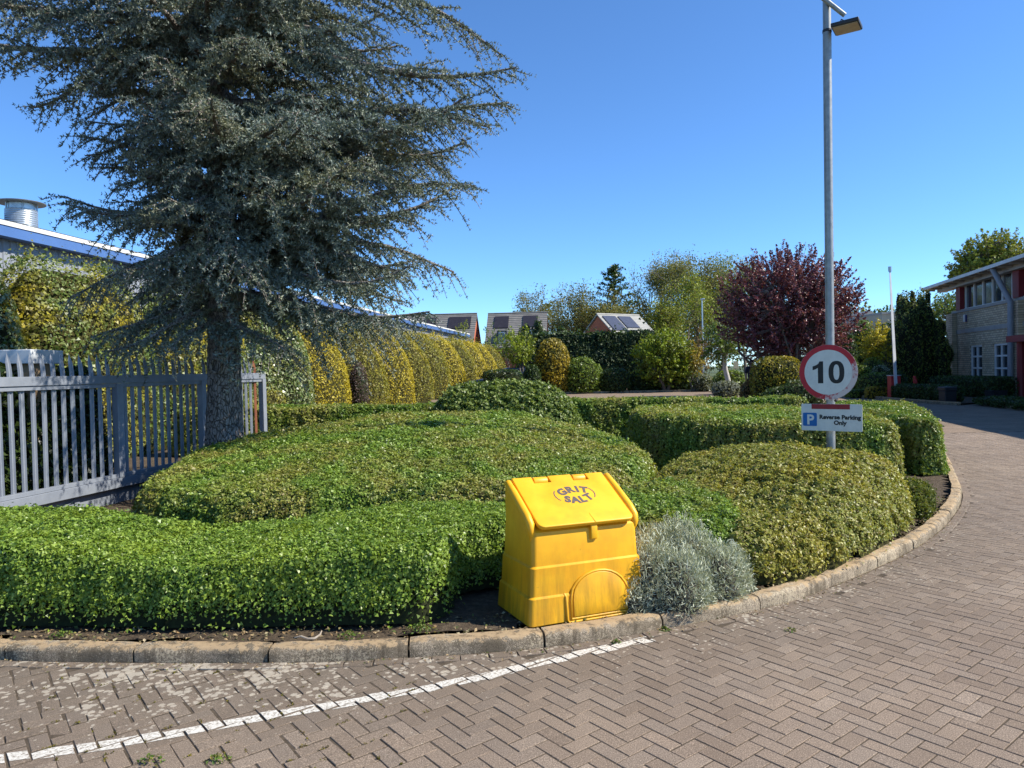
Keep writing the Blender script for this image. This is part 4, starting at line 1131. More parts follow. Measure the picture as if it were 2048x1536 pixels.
M_BARK = bark()
M_NEEDLE = leaf_mat('cedar_needles', [(0.078, 0.108, 0.092), (0.138, 0.178, 0.154), (0.205, 0.25, 0.218), (0.29, 0.33, 0.285)], [(0.10, 0.115, 0.075), (0.17, 0.185, 0.115), (0.25, 0.26, 0.17), (0.33, 0.33, 0.23)], 1.1, rough=0.6, trans=0.12, spec=0.3, lo=0.46, hi=0.62)
CB = np.array([-3.80, 9.45, 0.42])
cedar = thing('cedar_tree', 'large blue grey cedar with drooping branches growing from the mound', 'tree', tuple(CB))
cr_ = np.random.default_rng(5)
def trunk_at(z):
    t = (z - 0.4)
    return np.array([CB[0] + 0.05*math.sin(t*0.55) + 0.012*t, CB[1] + 0.04*math.sin(t*0.8 + 1), z])
def trunk_r(z): return 0.226*(1 - (z - 0.4)/11.6)**0.85 + 0.09*math.exp(-max(0, z - 0.35)/0.16)
tm = []
zs = np.concatenate([np.arange(0.2, 3.4, 0.055), np.arange(3.4, 11.4, 0.3)])
for z in zs:
    c = trunk_at(z); r = trunk_r(max(z, .3)); ring = []
    for j in range(40):
        a = 2*PI*j/40
        rr = r*(1 + 0.045*math.sin(a*5 + 1.3*z) + 0.03*math.sin(a*9 - 2.1*z + 1) + 0.10*math.exp(-max(0, z - .3)/.25)*math.sin(a*4 + .6)) + random.uniform(-.006, .006)
        ring.append((c[0] + rr*math.cos(a), c[1] + rr*math.sin(a), z))
    tm.append(ring)
trunk = MB().loft(tm).build('trunk', M_BARK, cedar, smooth=True, angle=80)
def collar_at(z, az, r0):
    c = trunk_at(z); d = np.array([math.cos(az), math.sin(az), 0]); R_ = trunk_r(z)
    m = MB(); s = np.array([-d[1], d[0], 0])
    ring = [tuple(c + d*(R_ + .012) + s*math.cos(q)*r0*0.9 + np.array([0, 0, math.sin(q)*r0*1.2])) for q in [2*PI*i/16 for i in range(17)]]
    m.tube(ring, .020, 7, cap=False); return m.build('knot', M_BARK, trunk, smooth=True, angle=70)
collar_at(1.72, math.radians(-98), .075); collar_at(1.78, math.radians(-38), .05)
wood1 = MB(); tufts_p = []; tufts_a = []; tufts_s = []
def spray(pth, tan, sc=1.0):
    """needle tufts along a polyline"""
    L = np.linalg.norm(np.diff(pth, axis=0), axis=1).sum()
    n = max(2, int(L/0.0265)); t = np.sort(cr_.uniform(0, 1, n))
    s = np.linspace(0, 1, len(pth))
    tufts_p.append(np.stack([np.interp(t, s, pth[:, i]) for i in range(3)], 1)); tufts_a.append(np.tile(unit(pth[-1] - pth[0]), (n, 1))); tufts_s.append(sc*(1.12 - .35*t))
UP = np.array([0, 0, 1.0])
def branch(z0, az, L, e0, droop, dens=1.0, coarse=False):
    z0 += cr_.uniform(-.12, .12); st = trunk_at(z0); d = np.array([math.cos(az), math.sin(az), 0.0]); side0 = np.array([-d[1], d[0], 0])
    ph = cr_.uniform(0, 6.28); wv = cr_.uniform(0.03, 0.09)
    def P_(s): return st + d*(L*s) + UP*(L*(e0*s - droop*s*s + 0.10*s**5)) + UP*(0.085*L*math.sin(ph*1.7 + 5.0*s)*s) + side0*(L*wv*math.sin(ph + 3.2*s)*s)
    S = np.linspace(0, 1, 11); pth = np.array([P_(s) for s in S])
    r0 = 0.018 + 0.016*L
    wood1.tube(pth, [r0*(1 - 0.9*s) + 0.003 for s in S], 6)
    step = (0.078 if not coarse else 0.24)/dens
    s = 0.10 + cr_.uniform(0, 0.04); k = 0
    while s < 0.995:
        p = P_(s); tan = unit(P_(min(1, s + .03)) - P_(max(0, s - .03)))
        sgn = 1 if k % 2 else -1; k += 1
        side = unit(np.cross(tan, UP))*sgn
        dirn = unit(tan*cr_.uniform(0.55, 1.0) + side*cr_.uniform(0.6, 1.1) + UP*cr_.uniform(-0.30, 0.12))
        l2 = (0.20 + 0.30*L*(1 - s)**0.8*min(1, s*3.5))*cr_.uniform(0.65, 1.25); l2 = min(l2, 0.95)
        m2 = 6; q = np.linspace(0, 1, m2)
        sd = cr_.uniform(0.0, 1.0)**1.4 if z0 > 3.1 else cr_.uniform(0.35, 1.15)
        sp = np.array([p + dirn*l2*t - UP*l2*sd*t*t + tan*l2*0.18*t*t for t in q])
        wood1.tube(sp, [0.0085*(1 - .8*t) + .0015 for t in q], 3, cap=False)
        fs = 1.75 - 0.75*s
        spray(sp, dirn, fs)
        n3 = int(l2/(0.058 if not coarse else 0.12)); 
        for j in range(n3):
            t = (j + cr_.uniform(0.2, 0.9))/n3
            b = sp[0] + dirn*l2*t - UP*l2*sd*t*t + tan*l2*0.18*t*t
            s3 = unit(np.cross(dirn, UP))*(1 if j % 2 else -1)
            d3 = unit(dirn*cr_.uniform(.5, 1.0) + s3*cr_.uniform(.4, 1.0) + UP*cr_.uniform(-.55, .30))
            l3 = (0.07 + 0.20*(1 - t))*cr_.uniform(.6, 1.3)
            e = b + d3*l3 - UP*l3*l3*0.9
            spray(np.array([b, (b + e)/2 + UP*l3*.05, e]), d3, fs)
        s += step/L*cr_.uniform(0.7, 1.3)
    spray(np.array([P_(q) for q in np.linspace(0.45, 1.0, 8)]), d)
# branches seen clearly: (height, azimuth deg, length, rise, droop)
KEY = [(2.50, -12, 2.75, .16, .42), (2.42, 14, 2.2, .10, .40), (2.30, -45, 1.5, -.05, .45), (2.75, -78, 1.15, .22, .45), (2.50, 196, 1.55, .02, .52), (2.36, 226, 1.45, -.02, .50), (2.62, 172, 1.6, .10, .40), (2.40, 255, 1.0, .0, .6),
       (2.85, -25, 2.8, .26, .36), (2.95, 10, 3.0, .26, .34), (3.1, 30, 2.7, .25, .40), (3.0, -60, 1.9, .22, .5), (3.05, 205, 1.7, .16, .45), (2.9, 160, 1.7, .2, .40), (3.25, -110, 1.5, .25, .55),
       (3.30, -6, 3.35, .34, .24), (3.5, 20, 3.3, .36, .26), (3.45, -35, 2.9, .34, .34), (3.55, 186, 2.0, .26, .30), (3.6, 220, 1.75, .25, .40), (3.7, 150, 1.9, .32, .35), (3.6, -85, 1.6, .3, .5),
       (3.85, 4, 3.75, .36, .16), (4.0, -18, 3.4, .42, .26), (4.1, 32, 3.2, .42, .28), (4.15, -50, 2.4, .40, .42), (4.1, 178, 1.55, .34, .30), (4.3, 205, 1.6, .36, .36), (4.4, -5, 3.5, .30, .28), (4.5, 15, 3.2, .30, .34)]
for (z0, az, L, e0, dr) in KEY: branch(z0, math.radians(az), L, e0, dr)
def reach(az, z):
    c = math.cos(az); f = min(1.0, max(0.0, (z - 2.4)/1.2))
    r = 2.1 + 1.25*max(0, c) - 0.55*max(0, -c)
    if z > 4.9: r += min(1.0, (z - 4.9)/.4)*(1.75*max(0, -c) + .28)
    if math.sin(az) < -.3: r -= .35
    return r*(.62 + .38*f)
z0 = 2.7; k = 0
while z0 < 4.8:
    az = math.radians((k*137.5 + 75) % 360); k += 1
    branch(z0, az, reach(az, z0)*cr_.uniform(.55, 1.05), cr_.uniform(0.05, 0.45), cr_.uniform(0.25, 0.65))
    z0 += 0.043
while z0 < 6.6:
    az = math.radians((k*137.5 + 20) % 360); k += 1
    branch(z0, az, reach(az, z0)*cr_.uniform(.62, 1.08), cr_.uniform(0.15, 0.50), cr_.uniform(0.25, 0.60))
    z0 += 0.046
while z0 < 11.0:
    az = math.radians((k*137.5 + 20) % 360); k += 1
    L = max(0.6, 3.1*(1 - (z0 - 6.6)/4.9))*(0.8 + 0.35*cr_.uniform())
    branch(z0, az, L, cr_.uniform(0.40, 0.6), cr_.uniform(0.25, 0.4), coarse=True)
    z0 += 0.13
# short dead twigs on the inner limbs
for i in range(150):
    z = cr_.uniform(2.3, 4.6); az = cr_.uniform(0, 6.28); c = trunk_at(z); d = np.array([math.cos(az), math.sin(az), 0]); rr = cr_.uniform(.25, 1.3)
    p0 = c + d*rr; p1 = p0 + cr_.normal(size=3)*[.14, .14, .10] - UP*cr_.uniform(.05, .3)
    wood1.tube([c + d*rr*.7 + UP*.08, p0, p1], [.006, .004, .0015], 3, cap=False)
wood1.build('branch', M_BARK, cedar, smooth=True, angle=80)
TP = np.concatenate(tufts_p); TA = np.concatenate(tufts_a); TS = np.concatenate(tufts_s)[:, None]; nt_ = len(TP)
def needle_tris(n_blades, ln, wd):
    out = []
    for b in range(n_blades):
        r = unit(np.cross(TA, cr_.normal(size=(nt_, 3))))
        dr = unit(r*0.9 + TA*cr_.uniform(0.1, 0.9, (nt_, 1)) + UP*0.25)
        l = ln*TS*cr_.uniform(.7, 1.25, (nt_, 1)); w = unit(np.cross(dr, cr_.normal(size=(nt_, 3))))*wd*TS**1.3*cr_.uniform(.7, 1.3, (nt_, 1))
        out.append(np.stack([TP - w, TP + w, TP + dr*l], 1))
    return np.concatenate(out).reshape(-1, 3)
V = needle_tris(3, 0.036, 0.0068)
tag(fast_mesh('crown', V, np.arange(len(V)).reshape(-1, 3), M_NEEDLE, cedar), kind='stuff')
print('cedar tufts', nt_)
# ================================================================== TALL CLIPPED HEDGE COLUMNS ALONG THE BOUNDARY
M_LYEL = leaf_mat('golden_conifer_leaf', [(0.20, 0.165, 0.012), (0.36, 0.29, 0.016), (0.50, 0.40, 0.022), (0.58, 0.47, 0.035), (0.16, 0.12, 0.02)],
                  [(0.11, 0.12, 0.016), (0.20, 0.205, 0.022), (0.32, 0.29, 0.028), (0.16, 0.12, 0.02)], 2.0, rough=0.5, streak=(1, 1, 0.45), lo=0.50, hi=0.72)
M_LOLV = leaf_mat('olive_conifer_leaf', [(0.10, 0.115, 0.016), (0.19, 0.195, 0.022), (0.30, 0.275, 0.028), (0.15, 0.115, 0.03)],
                  [(0.25, 0.20, 0.014), (0.38, 0.31, 0.018), (0.46, 0.37, 0.022), (0.15, 0.11, 0.02)], 1.7, rough=0.5, streak=(1, 1, 0.35), lo=0.48, hi=0.66)
M_LIVY = leaf_mat('ivy_leaf', [(0.035, 0.065, 0.014), (0.075, 0.125, 0.022), (0.14, 0.20, 0.04), (0.27, 0.31, 0.13), (0.36, 0.38, 0.20)],
                  [(0.12, 0.115, 0.014), (0.25, 0.21, 0.02), (0.36, 0.30, 0.03), (0.10, 0.12, 0.02)], 1.1, rough=0.33, spec=0.55, lo=0.54, hi=0.66)
M_LMIX = leaf_mat('ivied_conifer_leaf', [(0.18, 0.15, 0.014), (0.33, 0.27, 0.018), (0.48, 0.385, 0.024), (0.14, 0.11, 0.02)],
                  [(0.045, 0.075, 0.014), (0.09, 0.14, 0.022), (0.16, 0.215, 0.045), (0.29, 0.32, 0.14)], 0.9, rough=0.4, lo=0.37, hi=0.52)
M_LPURP = leaf_mat('dark_purple_leaf', [(0.05, 0.03, 0.03), (0.09, 0.055, 0.05), (0.14, 0.105, 0.085)], None, rough=0.5)
KH = 1.17
hx = lambda Y: -4.67*KH + 0.132*(Y - 23.0*KH)             # foot of the hedge
HD = np.array([0.131, 0.991]); HN = np.array([0.991, -0.131])
def column(Yc, half, h, bulge, mat, n, leaf, label, group=None, hull=M_HULLY, seed=0):
    Yc *= KH; half *= KH; bulge *= KH; leaf *= 1.12; h = 1.6 + (h - 1.6)*KH
    c = np.array([hx(Yc), Yc]) - HN*bulge
    o = thing('hedge_column', label, 'hedge', (float(c[0]), float(c[1]), 0.0), group=group)
    def surf(th, zt, s=1.0):
        # th: angle round the plan, zt: 0..1 height
        a = half*(1 - 0.55*zt**5)*s; b = bulge*(np.clip(1 - zt**2.6, 0, 1)**0.62)*s + 0.12*s
        ct, st = np.cos(th), np.sin(th)
        e = 1.0
        along = a*np.sign(ct)*np.abs(ct)**e; outw = b*np.sign(st)*np.abs(st)**e
        x = c[0] + HD[0]*along + HN[0]*outw; y = c[1] + HD[1]*along + HN[1]*outw
        return np.stack([x, y, zt*h*(s if s < 1 else 1) + 0*th], -1)
    m = MB()
    zz = [0, .15, .3, .45, .6, .72, .82, .9, .96, 1.0]
    m.loft([[tuple(p) for p in surf(np.linspace(0, 2*PI, 20, endpoint=False), np.full(20, z), 0.93)] for z in zz])
    tag(m.build('inner_growth', hull, o, smooth=True, angle=80), kind='stuff')
    th = RNG.uniform(-0.25*PI, 1.25*PI, n) ; th = np.where(RNG.uniform(size=n) < .12, RNG.uniform(0, 2*PI, n), th)
    zt = RNG.uniform(0.02, 1.0, n)**0.92
    P_ = surf(th, zt); e1 = surf(th + .02, zt) - P_; e2 = surf(th, np.minimum(zt + .02, 1.02)) - P_
    N_ = unit(np.cross(e1, e2) + 1e-9)
    N_ = np.where(((N_[:, :1]*HN[0] + N_[:, 1:2]*HN[1])*np.sin(th)[:, None] < 0), -N_, N_); N_[:, 2] = np.abs(N_[:, 2])
    P_ = P_ + lump(P_[:, 1]*1.0, P_[:, 2]*1.0, 5.0, 0.02, seed)[:, None]*N_ - N_*RNG.exponential(.02, (n, 1)) + N_*np.where(RNG.uniform(size=(n, 1)) < .05, RNG.uniform(0, .06, (n, 1)), 0)
    P_[:, 2] += np.where((zt > .8) & (RNG.uniform(size=n) < .35), RNG.exponential(.09, n), 0) + .10*lump(P_[:, 1], P_[:, 0], 2.2, 1.0, seed + 3)*(zt > .75)
    leaves('foliage', P_, N_, leaf, mat, o, tri=True, tilt=0.5)
    return o
column(9.0, 1.5, 3.30, 0.95, M_LIVY, 15000, .062, 'ivy covered hedge column beside the meter housing', hull=M_HULL, seed=1)
column(11.6, 1.75, 3.50, 0.95, M_LMIX, 21000, .055, 'tall golden hedge column patched with ivy behind the gate spikes', seed=2)
column(14.8, 1.9, 3.45, 0.95, M_LMIX, 17000, .060, 'golden and ivy mottled hedge column behind the cedar trunk', seed=3)
column(18.2, 1.9, 3.35, 1.05, M_LIVY, 15000, .070, 'ivy smothered hedge column right behind the end of the gate', hull=M_HULL, seed=4)
spec_c = [(21.2, M_LYEL, 'first bright golden hedge column after the ivy smothered one'), (25.0, M_LOLV, 'olive hedge column with a dead purple patch at its foot'), (28.4, M_LYEL, 'second bright golden column after the ivy smothered one'),
          (31.6, M_LOLV, 'third hedge column beyond the dead purple patch, olive and gold'), (35.3, M_LOLV, 'fourth hedge column beyond the dead purple patch'), (39.0, M_LYEL, 'golden hedge column just before the parked blue car'),
          (42.9, M_LOLV, 'hedge column standing directly behind the parked blue car'), (46.7, M_LYEL, 'golden hedge column next beyond the parked blue car'), (50.8, M_LYEL, 'golden hedge column rising behind the low dark hedge by the car'), (55.6, M_LOLV, 'last hedge column of the row, beside the multi stemmed tree')]
for i, (Y, mt, lab) in enumerate(spec_c):
    column(Y, 1.86 if i < 8 else 2.3, 3.55, 1.9, mt, int(13500*(24/Y)**0.9), .062*(Y/24)**0.55, lab, 'clipped golden hedge columns', seed=10 + i)
column(17.2, .55, 1.55, .55, M_LOLV, 2600, .05, 'short golden brown column at the foot of the ivy smothered hedge', seed=40)
g = np.array([hx(24.4) + .02, 24.4]); 
lobes_shrub('purple_bush', 'small dark purple leaved bush in the gap between two golden columns', 'shrub', [(hx(23.5*KH) - .42, 23.5*KH, .8, .36, .6, 1.25)], 1700, .07, M_LPURP, M_HULL, tri=True)

# ================================================================== WAREHOUSE
M_CLAD = plain('grey_cladding', (0.26, 0.272, 0.295), (0.21, 0.222, 0.24), 0.8, 0.45)
M_BLUE = plain('blue_fascia', (0.075, 0.15, 0.34), (0.06, 0.125, 0.29), 0.7, 0.4)
M_TRIM = plain('white_gutter_trim', (0.66, 0.66, 0.62), (0.52, 0.52, 0.49), 1.5, 0.5)
M_ROOFS = plain('grey_sheet_roof', (0.085, 0.078, 0.072), (0.06, 0.055, 0.05), 1.2, 0.6)
M_STACK = plain('zinc_flue', (0.50, 0.53, 0.54), (0.40, 0.43, 0.45), 6, 0.35, metal=0.7)
wx = lambda Y: -14.5 + 0.132*(Y - 20.6)
wh = thing('warehouse', 'long grey clad warehouse with blue eaves fascia above the tall hedge', 'building', (wx(20.6), 20.6, 0))
WD = Vector((0.131, 0.991, 0)); WN = Vector((0.991, -0.131, 0))
wq = lambda s, o, z: tuple(Vector((wx(20.6), 20.6, 0)) + WD*s + WN*o + Vector((0, 0, z)))
S0_, S1_ = -13.0, 69.0
prof = []; s = S0_
while s < S1_:
    prof += [(s, 0), (s + .13, 0), (s + .155, -.035), (s + .245, -.035)]; s += .27
m = MB(); n = len(prof)
m.add([wq(a, b, 0) for a, b in prof] + [wq(a, b, 5.62) for a, b in prof], [(i, i+1, n+i+1, n+i) for i in range(n - 1)])
m.build('wall', M_CLAD, wh)
MB().prism([(.02, 5.62), (.40, 5.62), (.40, 5.92), (.02, 5.92)], lambda a, b, d: wq(d, a, b), S0_, S1_).build('fascia', M_BLUE, wh)
MB().prism([(.00, 5.922), (.43, 5.922), (.43, 6.05), (.30, 6.05), (.10, 6.02), (.0, 6.02)], lambda a, b, d: wq(d, a, b), S0_, S1_).build('gutter', M_TRIM, wh)
prof = []; s = S0_
while s < S1_:
    prof += [(s, 0), (s + .14, 0), (s + .165, .04), (s + .195, .04)]; s += .22
n = len(prof); m = MB()
rz = lambda o: 6.06 + (.32 - o)*0.262
m.add([wq(a, .32, rz(.32) + b) for a, b in prof] + [wq(a, -3.6, rz(-3.6) + b) for a, b in prof], [(i, i+1, n+i+1, n+i) for i in range(n - 1)])
m.build('roof', M_ROOFS, wh)
MB().add([wq(S0_, -3.6, rz(-3.6)), wq(S1_, -3.6, rz(-3.6)), wq(S1_, -12, rz(-3.6) - 1.2), wq(S0_, -12, rz(-3.6) - 1.2)], [(0, 1, 2, 3)]).build('rear_roof', M_ROOFS, wh)
for s in (-1.9, 22.0, 45.0):
    MB().tube([wq(s, .07, .1), wq(s, .07, 5.6)], .05, 10).build('downpipe', M_BLUE, wh, smooth=True)
sk = at(43.5, 455, 23.6)
fl = thing('roof_flue', 'wide ribbed metal roof flue with a flat round cap', 'flue', (sk.x, sk.y, rz(-1.2) - .1))
zb = 6.0; pf = [(.455, 0)]
zc_ = zb
rp = []
z = zb
while z < 7.02: rp += [(.455, z), (.462, z + .012), (.462, z + .030), (.455, z + .042)]; z += .068
MB().lathe(rp, 36, (sk.x, sk.y, 0)).build('flue_pipe', M_STACK, fl, smooth=True, angle=60)
for q in range(5):
    a = q*2*PI/5 + .4; MB().box((sk.x + .44*math.cos(a) - .018, sk.y + .44*math.sin(a) - .018, 6.95), (sk.x + .44*math.cos(a) + .018, sk.y + .44*math.sin(a) + .018, 7.30)).build('strut', M_STACK, fl)
MB().lathe([(.40, 6.99), (.40, 7.26)], 28, (sk.x, sk.y, 0)).build('inner_sleeve', M_STACK, fl, smooth=True, angle=60)
MB().lathe([(.70, 7.27), (.71, 7.29), (.55, 7.325), (.2, 7.375), (.02, 7.39)], 40, (sk.x, sk.y, 0)).build('cap', M_STACK, fl, smooth=True, angle=40)

# ================================================================== FAR SIDE OF THE CAR PARK
M_BARKG = plain('grey_bark', (0.16, 0.135, 0.11), (0.09, 0.075, 0.06), 12, 0.9)
M_BARKP = plain('pale_birch_bark', (0.55, 0.53, 0.48), (0.34, 0.32, 0.28), 9, 0.8)
M_TWIGF = plain('far_twigs', (0.20, 0.165, 0.12), (0.13, 0.105, 0.08), 2, 0.9)
DKGREEN = [(0.018, 0.036, 0.010), (0.032, 0.060, 0.015), (0.05, 0.088, 0.02), (0.09, 0.13, 0.03)]
M_LDARK = leaf_mat('dark_evergreen_leaf', DKGREEN, None, rough=0.45)
M_LCYP = leaf_mat('cypress_hedge_leaf', [(0.012, 0.024, 0.009), (0.022, 0.042, 0.013), (0.035, 0.062, 0.017), (0.06, 0.09, 0.022)], None, rough=0.6, trans=.1)
M_LMID = leaf_mat('mid_green_leaf', [(0.05, 0.085, 0.014), (0.10, 0.16, 0.02), (0.17, 0.24, 0.03), (0.24, 0.29, 0.06)], None, rough=0.4)
M_LLIME = leaf_mat('lime_leaf', [(0.12, 0.18, 0.015), (0.20, 0.28, 0.02), (0.30, 0.37, 0.03), (0.38, 0.42, 0.05)], [(0.06, 0.09, 0.014), (0.12, 0.16, 0.02), (0.2, 0.22, 0.03)], 1.0, rough=0.45)
M_LAUTUMN = leaf_mat('bronze_leaf', [(0.14, 0.075, 0.03), (0.24, 0.14, 0.05), (0.32, 0.21, 0.08), (0.2, 0.16, 0.05)], None, rough=0.5)
M_LSPRING = leaf_mat('spring_leaf', [(0.10, 0.11, 0.03), (0.16, 0.165, 0.04), (0.22, 0.215, 0.05), (0.17, 0.135, 0.055)], None, rough=0.6)
M_LSPRING2 = leaf_mat('spring_lime_leaf', [(0.13, 0.17, 0.025), (0.20, 0.245, 0.03), (0.27, 0.30, 0.04), (0.2, 0.18, 0.05)], None, rough=0.6)
M_LPLUM = leaf_mat('plum_leaf', [(0.065, 0.016, 0.026), (0.125, 0.030, 0.042), (0.20, 0.058, 0.068), (0.33, 0.15, 0.15)], None, rough=0.38, trans=0.22, spec=0.5)
M_LYEW = leaf_mat('yew_leaf', [(0.055, 0.08, 0.018), (0.10, 0.135, 0.028), (0.17, 0.205, 0.036), (0.27, 0.28, 0.05)], None, rough=0.5, trans=.12)
M_LSILV = leaf_mat('silver_leaf', [(0.13, 0.15, 0.11), (0.2, 0.22, 0.17), (0.28, 0.30, 0.24)], None, rough=0.7)
M_LPIER = leaf_mat('white_flowered_leaf', [(0.04, 0.06, 0.02), (0.08, 0.10, 0.03), (0.30, 0.32, 0.22), (0.45, 0.46, 0.36)], None, rough=0.6)
M_LGOLDB = leaf_mat('golden_bush_leaf', [(0.20, 0.14, 0.015), (0.36, 0.26, 0.02), (0.50, 0.37, 0.03), (0.20, 0.17, 0.03)], [(0.07, 0.08, 0.02), (0.15, 0.15, 0.02), (0.24, 0.2, 0.03)], 1.6, rough=.45, lo=.46, hi=.62)
def xy(u, Y): p = at(u, 740, Y); return p.x
def wpx(n, Y): return n*Y/F_PX
def zat(u, v, Y): return at(u, v, Y).z
# kerb and bed beyond the car park
YB = 46.0
bk = thing('far_kerb', 'straight low kerb along the planted bed across the car park', 'kerb', (xy(1200, YB - 1.0), YB - 1.0, 0))
for i in range(14):
    x0 = xy(1050, YB - 1) + i*.92
    MB().box((x0 + .008, YB - 1.12, -.02), (x0 + .912, YB - 1.0, .12)).build('kerb_stone', M_KERB, bk, bevel=.015)
tag(sheet('planting_bed', [(-2.5, YB - 1.0), (14.4, YB - 1.0), (15.2, 38.0), (20, 33.6), (21.5, 52), (21, 58), (-4, 58)], .06, M_SOIL), kind='structure')

def dome(name, label, u0, u1, vtop, Y, mat, n, leaf, vbase=None, depth=1.0, hull=M_HULL, power=2.3, fly=.05, group=None, cat='shrub'):
    x0, x1 = xy(u0, Y), xy(u1, Y); zt_ = zat((u0 + u1)/2, vtop, Y); zb_ = 0.0 if vbase is None else zat((u0 + u1)/2, vbase, Y)
    rx = (x1 - x0)/2; rz_ = (zt_ - zb_)/2
    if zb_ <= 0.02: lob = [((x0 + x1)/2, Y, zt_*.42, rx, rx*depth, zt_*.58)]
    else: lob = [((x0 + x1)/2, Y, (zt_ + zb_)/2, rx, rx*depth, rz_)]
    return lobes_shrub(name, label, cat, lob, n, leaf, mat, hull, tri=True, power=power, fly=fly, group=group, base=((x0 + x1)/2, Y, 0.0))
# multi stemmed bright green tree
Y = 45.0
shoot_tree('small_tree', 'multi stemmed bright green small tree beside the last hedge columns', 'tree', (xy(1040, Y), Y, .05), 1.6, .09, (xy(1038, Y), Y, zat(1038, 700, Y) + .15), (wpx(38, Y), wpx(38, Y), wpx(44, Y)), 12, 150, .7, 26, .12, M_LLIME, M_BARKG, up=.5, spread=.16, stems=5, tri=True)
dome('round_bush', 'dark leafy bush at the foot of the multi stemmed tree', 1046, 1082, 728, 44.0, M_LDARK, 1500, .13)
dome('low_hedge', 'low dark square bush beside the parked blue car', 966, 1046, 739, 42.5, M_LDARK, 2600, .11, power=4.5, depth=.6)
dome('topiary_dome', 'tall egg shaped golden bush at the car park edge', 1068, 1142, 676, 45.6, M_LGOLDB, 4200, .13, power=2.2, hull=M_HULLY)
dome('topiary_dome', 'round green bush next to the golden egg shaped bush', 1126, 1200, 714, 45.5, M_LMID, 3300, .12, power=2.2, fly=.14)
dome('topiary_dome', 'small round bush peeping out behind the round green bush', 1180, 1206, 728, 47.5, M_LMID, 700, .13)
dome('topiary_dome', 'round dark green bush next to the long low dark hedge', 1196, 1262, 735, 45.6, M_LDARK, 2200, .12, power=2.2)
dome('low_hedge', 'long low dark hedge along the far kerb', 1256, 1326, 747, 46.0, M_LDARK, 2200, .12, power=4, depth=.5)
dome('low_hedge', 'lumpy dark hedge below the lime green bush', 1316, 1400, 738, 46.2, M_LDARK, 2600, .12, power=3, depth=.5, fly=.12)
dome('round_bush', 'dark bush with whitish flower heads next to the lumpy hedge', 1390, 1426, 748, 44.5, M_LPIER, 1100, .11, fly=.15)
# tall cypress hedge
Y = 54.0
M_CYPIN = plain('cypress_interior', (0.012, 0.018, 0.008), (0.007, 0.01, 0.005), 3, .95)
cyt = zat(1180, 668, Y)
ch, _ = clipped('cypress_hedge', 'tall dark wall of cypress hedge behind the round bushes', 'hedge', [(xy(1045, Y), Y - .9), (xy(1110, Y), Y - 1.0), (xy(1180, Y), Y - .9), (xy(1250, Y), Y - 1.0), (xy(1310, Y), Y - .9), (xy(1312, Y), Y + .9), (xy(1180, Y), Y + 1.0), (xy(1045, Y), Y + .9)],
    lambda x, y: cyt + .12*np.sin(x*2.1), .5, 3.0, 230, .19, M_LCYP, M_CYPIN, z0=0.0, g=.25, bump=.08, tri=True, depth=.12, fly=.2, tilt=1.0, seed=51)
ex = RNG.uniform(xy(1055, Y), xy(1300, Y), 900); 
leaves('ragged_top', np.c_[ex, Y + RNG.uniform(-.8, .8, 900), zat(1180, 670, Y) + RNG.exponential(.13, 900)], np.tile([0, 0, 1.0], (900, 1)), .2, M_LDARK, ch, tri=True, tilt=1.2)
# conifer tips poking over the hedge top
for u, vt, lab in ((1078, 642, 'dark conifer tip next to the brick gable end'), (1052, 648, 'dark conifer tip in front of the dormer window'), (1125, 655, 'dark conifer tip over the left end of the cypress wall')):
    Yc = 66.0; zt_ = zat(u, vt, Yc)
    lobes_shrub('conifer', lab, 'tree', [(xy(u, Yc), Yc, zt_*.55, .9, .9, zt_*.45), (xy(u, Yc), Yc, zt_*.75, .5, .5, zt_*.27)], 900, .22, M_LDARK, M_HULL, tri=True, tilt=1.0, fly=.2)
# green thicket above the far hedge columns
for k_, (u, vt, Yc, lab) in enumerate(((985, 648, 79, 'green sapling thicket in front of the gap between the two grey roofs'), (925, 640, 80, 'sapling with pale leaves before the left grey roof'), (1015, 655, 77, 'green sapling left of the multi stemmed tree'))):
    zt_ = zat(u, vt, Yc)
    shoot_tree('sapling', lab, 'tree', (xy(u, Yc), Yc, 0), zt_*.45, .06, (xy(u, Yc), Yc, zt_*.68), (1.3, 1.0, zt_*.36), 8, 60, .8, 16, .17, M_LMID if k_ != 1 else M_LSPRING2, M_BARKG, tri=True, spread=.14)
# lime bush, bronze bush, gold shrub, lamp, birch
Y = 45.2
shoot_tree('lime_bush', 'big lime green bush with arching shoots across the car park', 'shrub', (xy(1330, Y), Y, .05), .8, .10, (xy(1328, Y), Y, zat(1328, 718, Y)), (wpx(66, Y), wpx(45, Y), wpx(66, Y)), 16, 560, 1.05, 40, .13, M_LLIME, M_BARKG, up=.55, spread=.13, stems=4, tri=True, inner=.2, zmin=.4)
dome('round_bush', 'inner dark green mass at the foot of the lime bush', 1278, 1382, 690, 46.4, M_LDARK, 2600, .15, fly=.1)
Y = 47.0
shoot_tree('bronze_bush', 'bronze twiggy shrub right of the lime green bush', 'shrub', (xy(1408, Y), Y, .05), .8, .07, (xy(1406, Y), Y, zat(1406, 700, Y)), (wpx(26, Y), wpx(22, Y), wpx(46, Y)), 8, 90, .9, 16, .12, M_LAUTUMN, M_BARKG, up=.6, spread=.14, stems=3, tri=True)
shoot_tree('golden_shrub', 'golden leaved shrub low between the lime bush and the birch', 'shrub', (xy(1388, 44.8), 44.8, .05), .5, .06, (xy(1388, 44.8), 44.8, zat(1388, 718, 44.8)), (wpx(26, 45), wpx(22, 45), wpx(36, 45)), 7, 90, .7, 18, .12, M_LGOLDB, M_BARKG, up=.4, spread=.16, stems=3, tri=True)
Y = 38.0
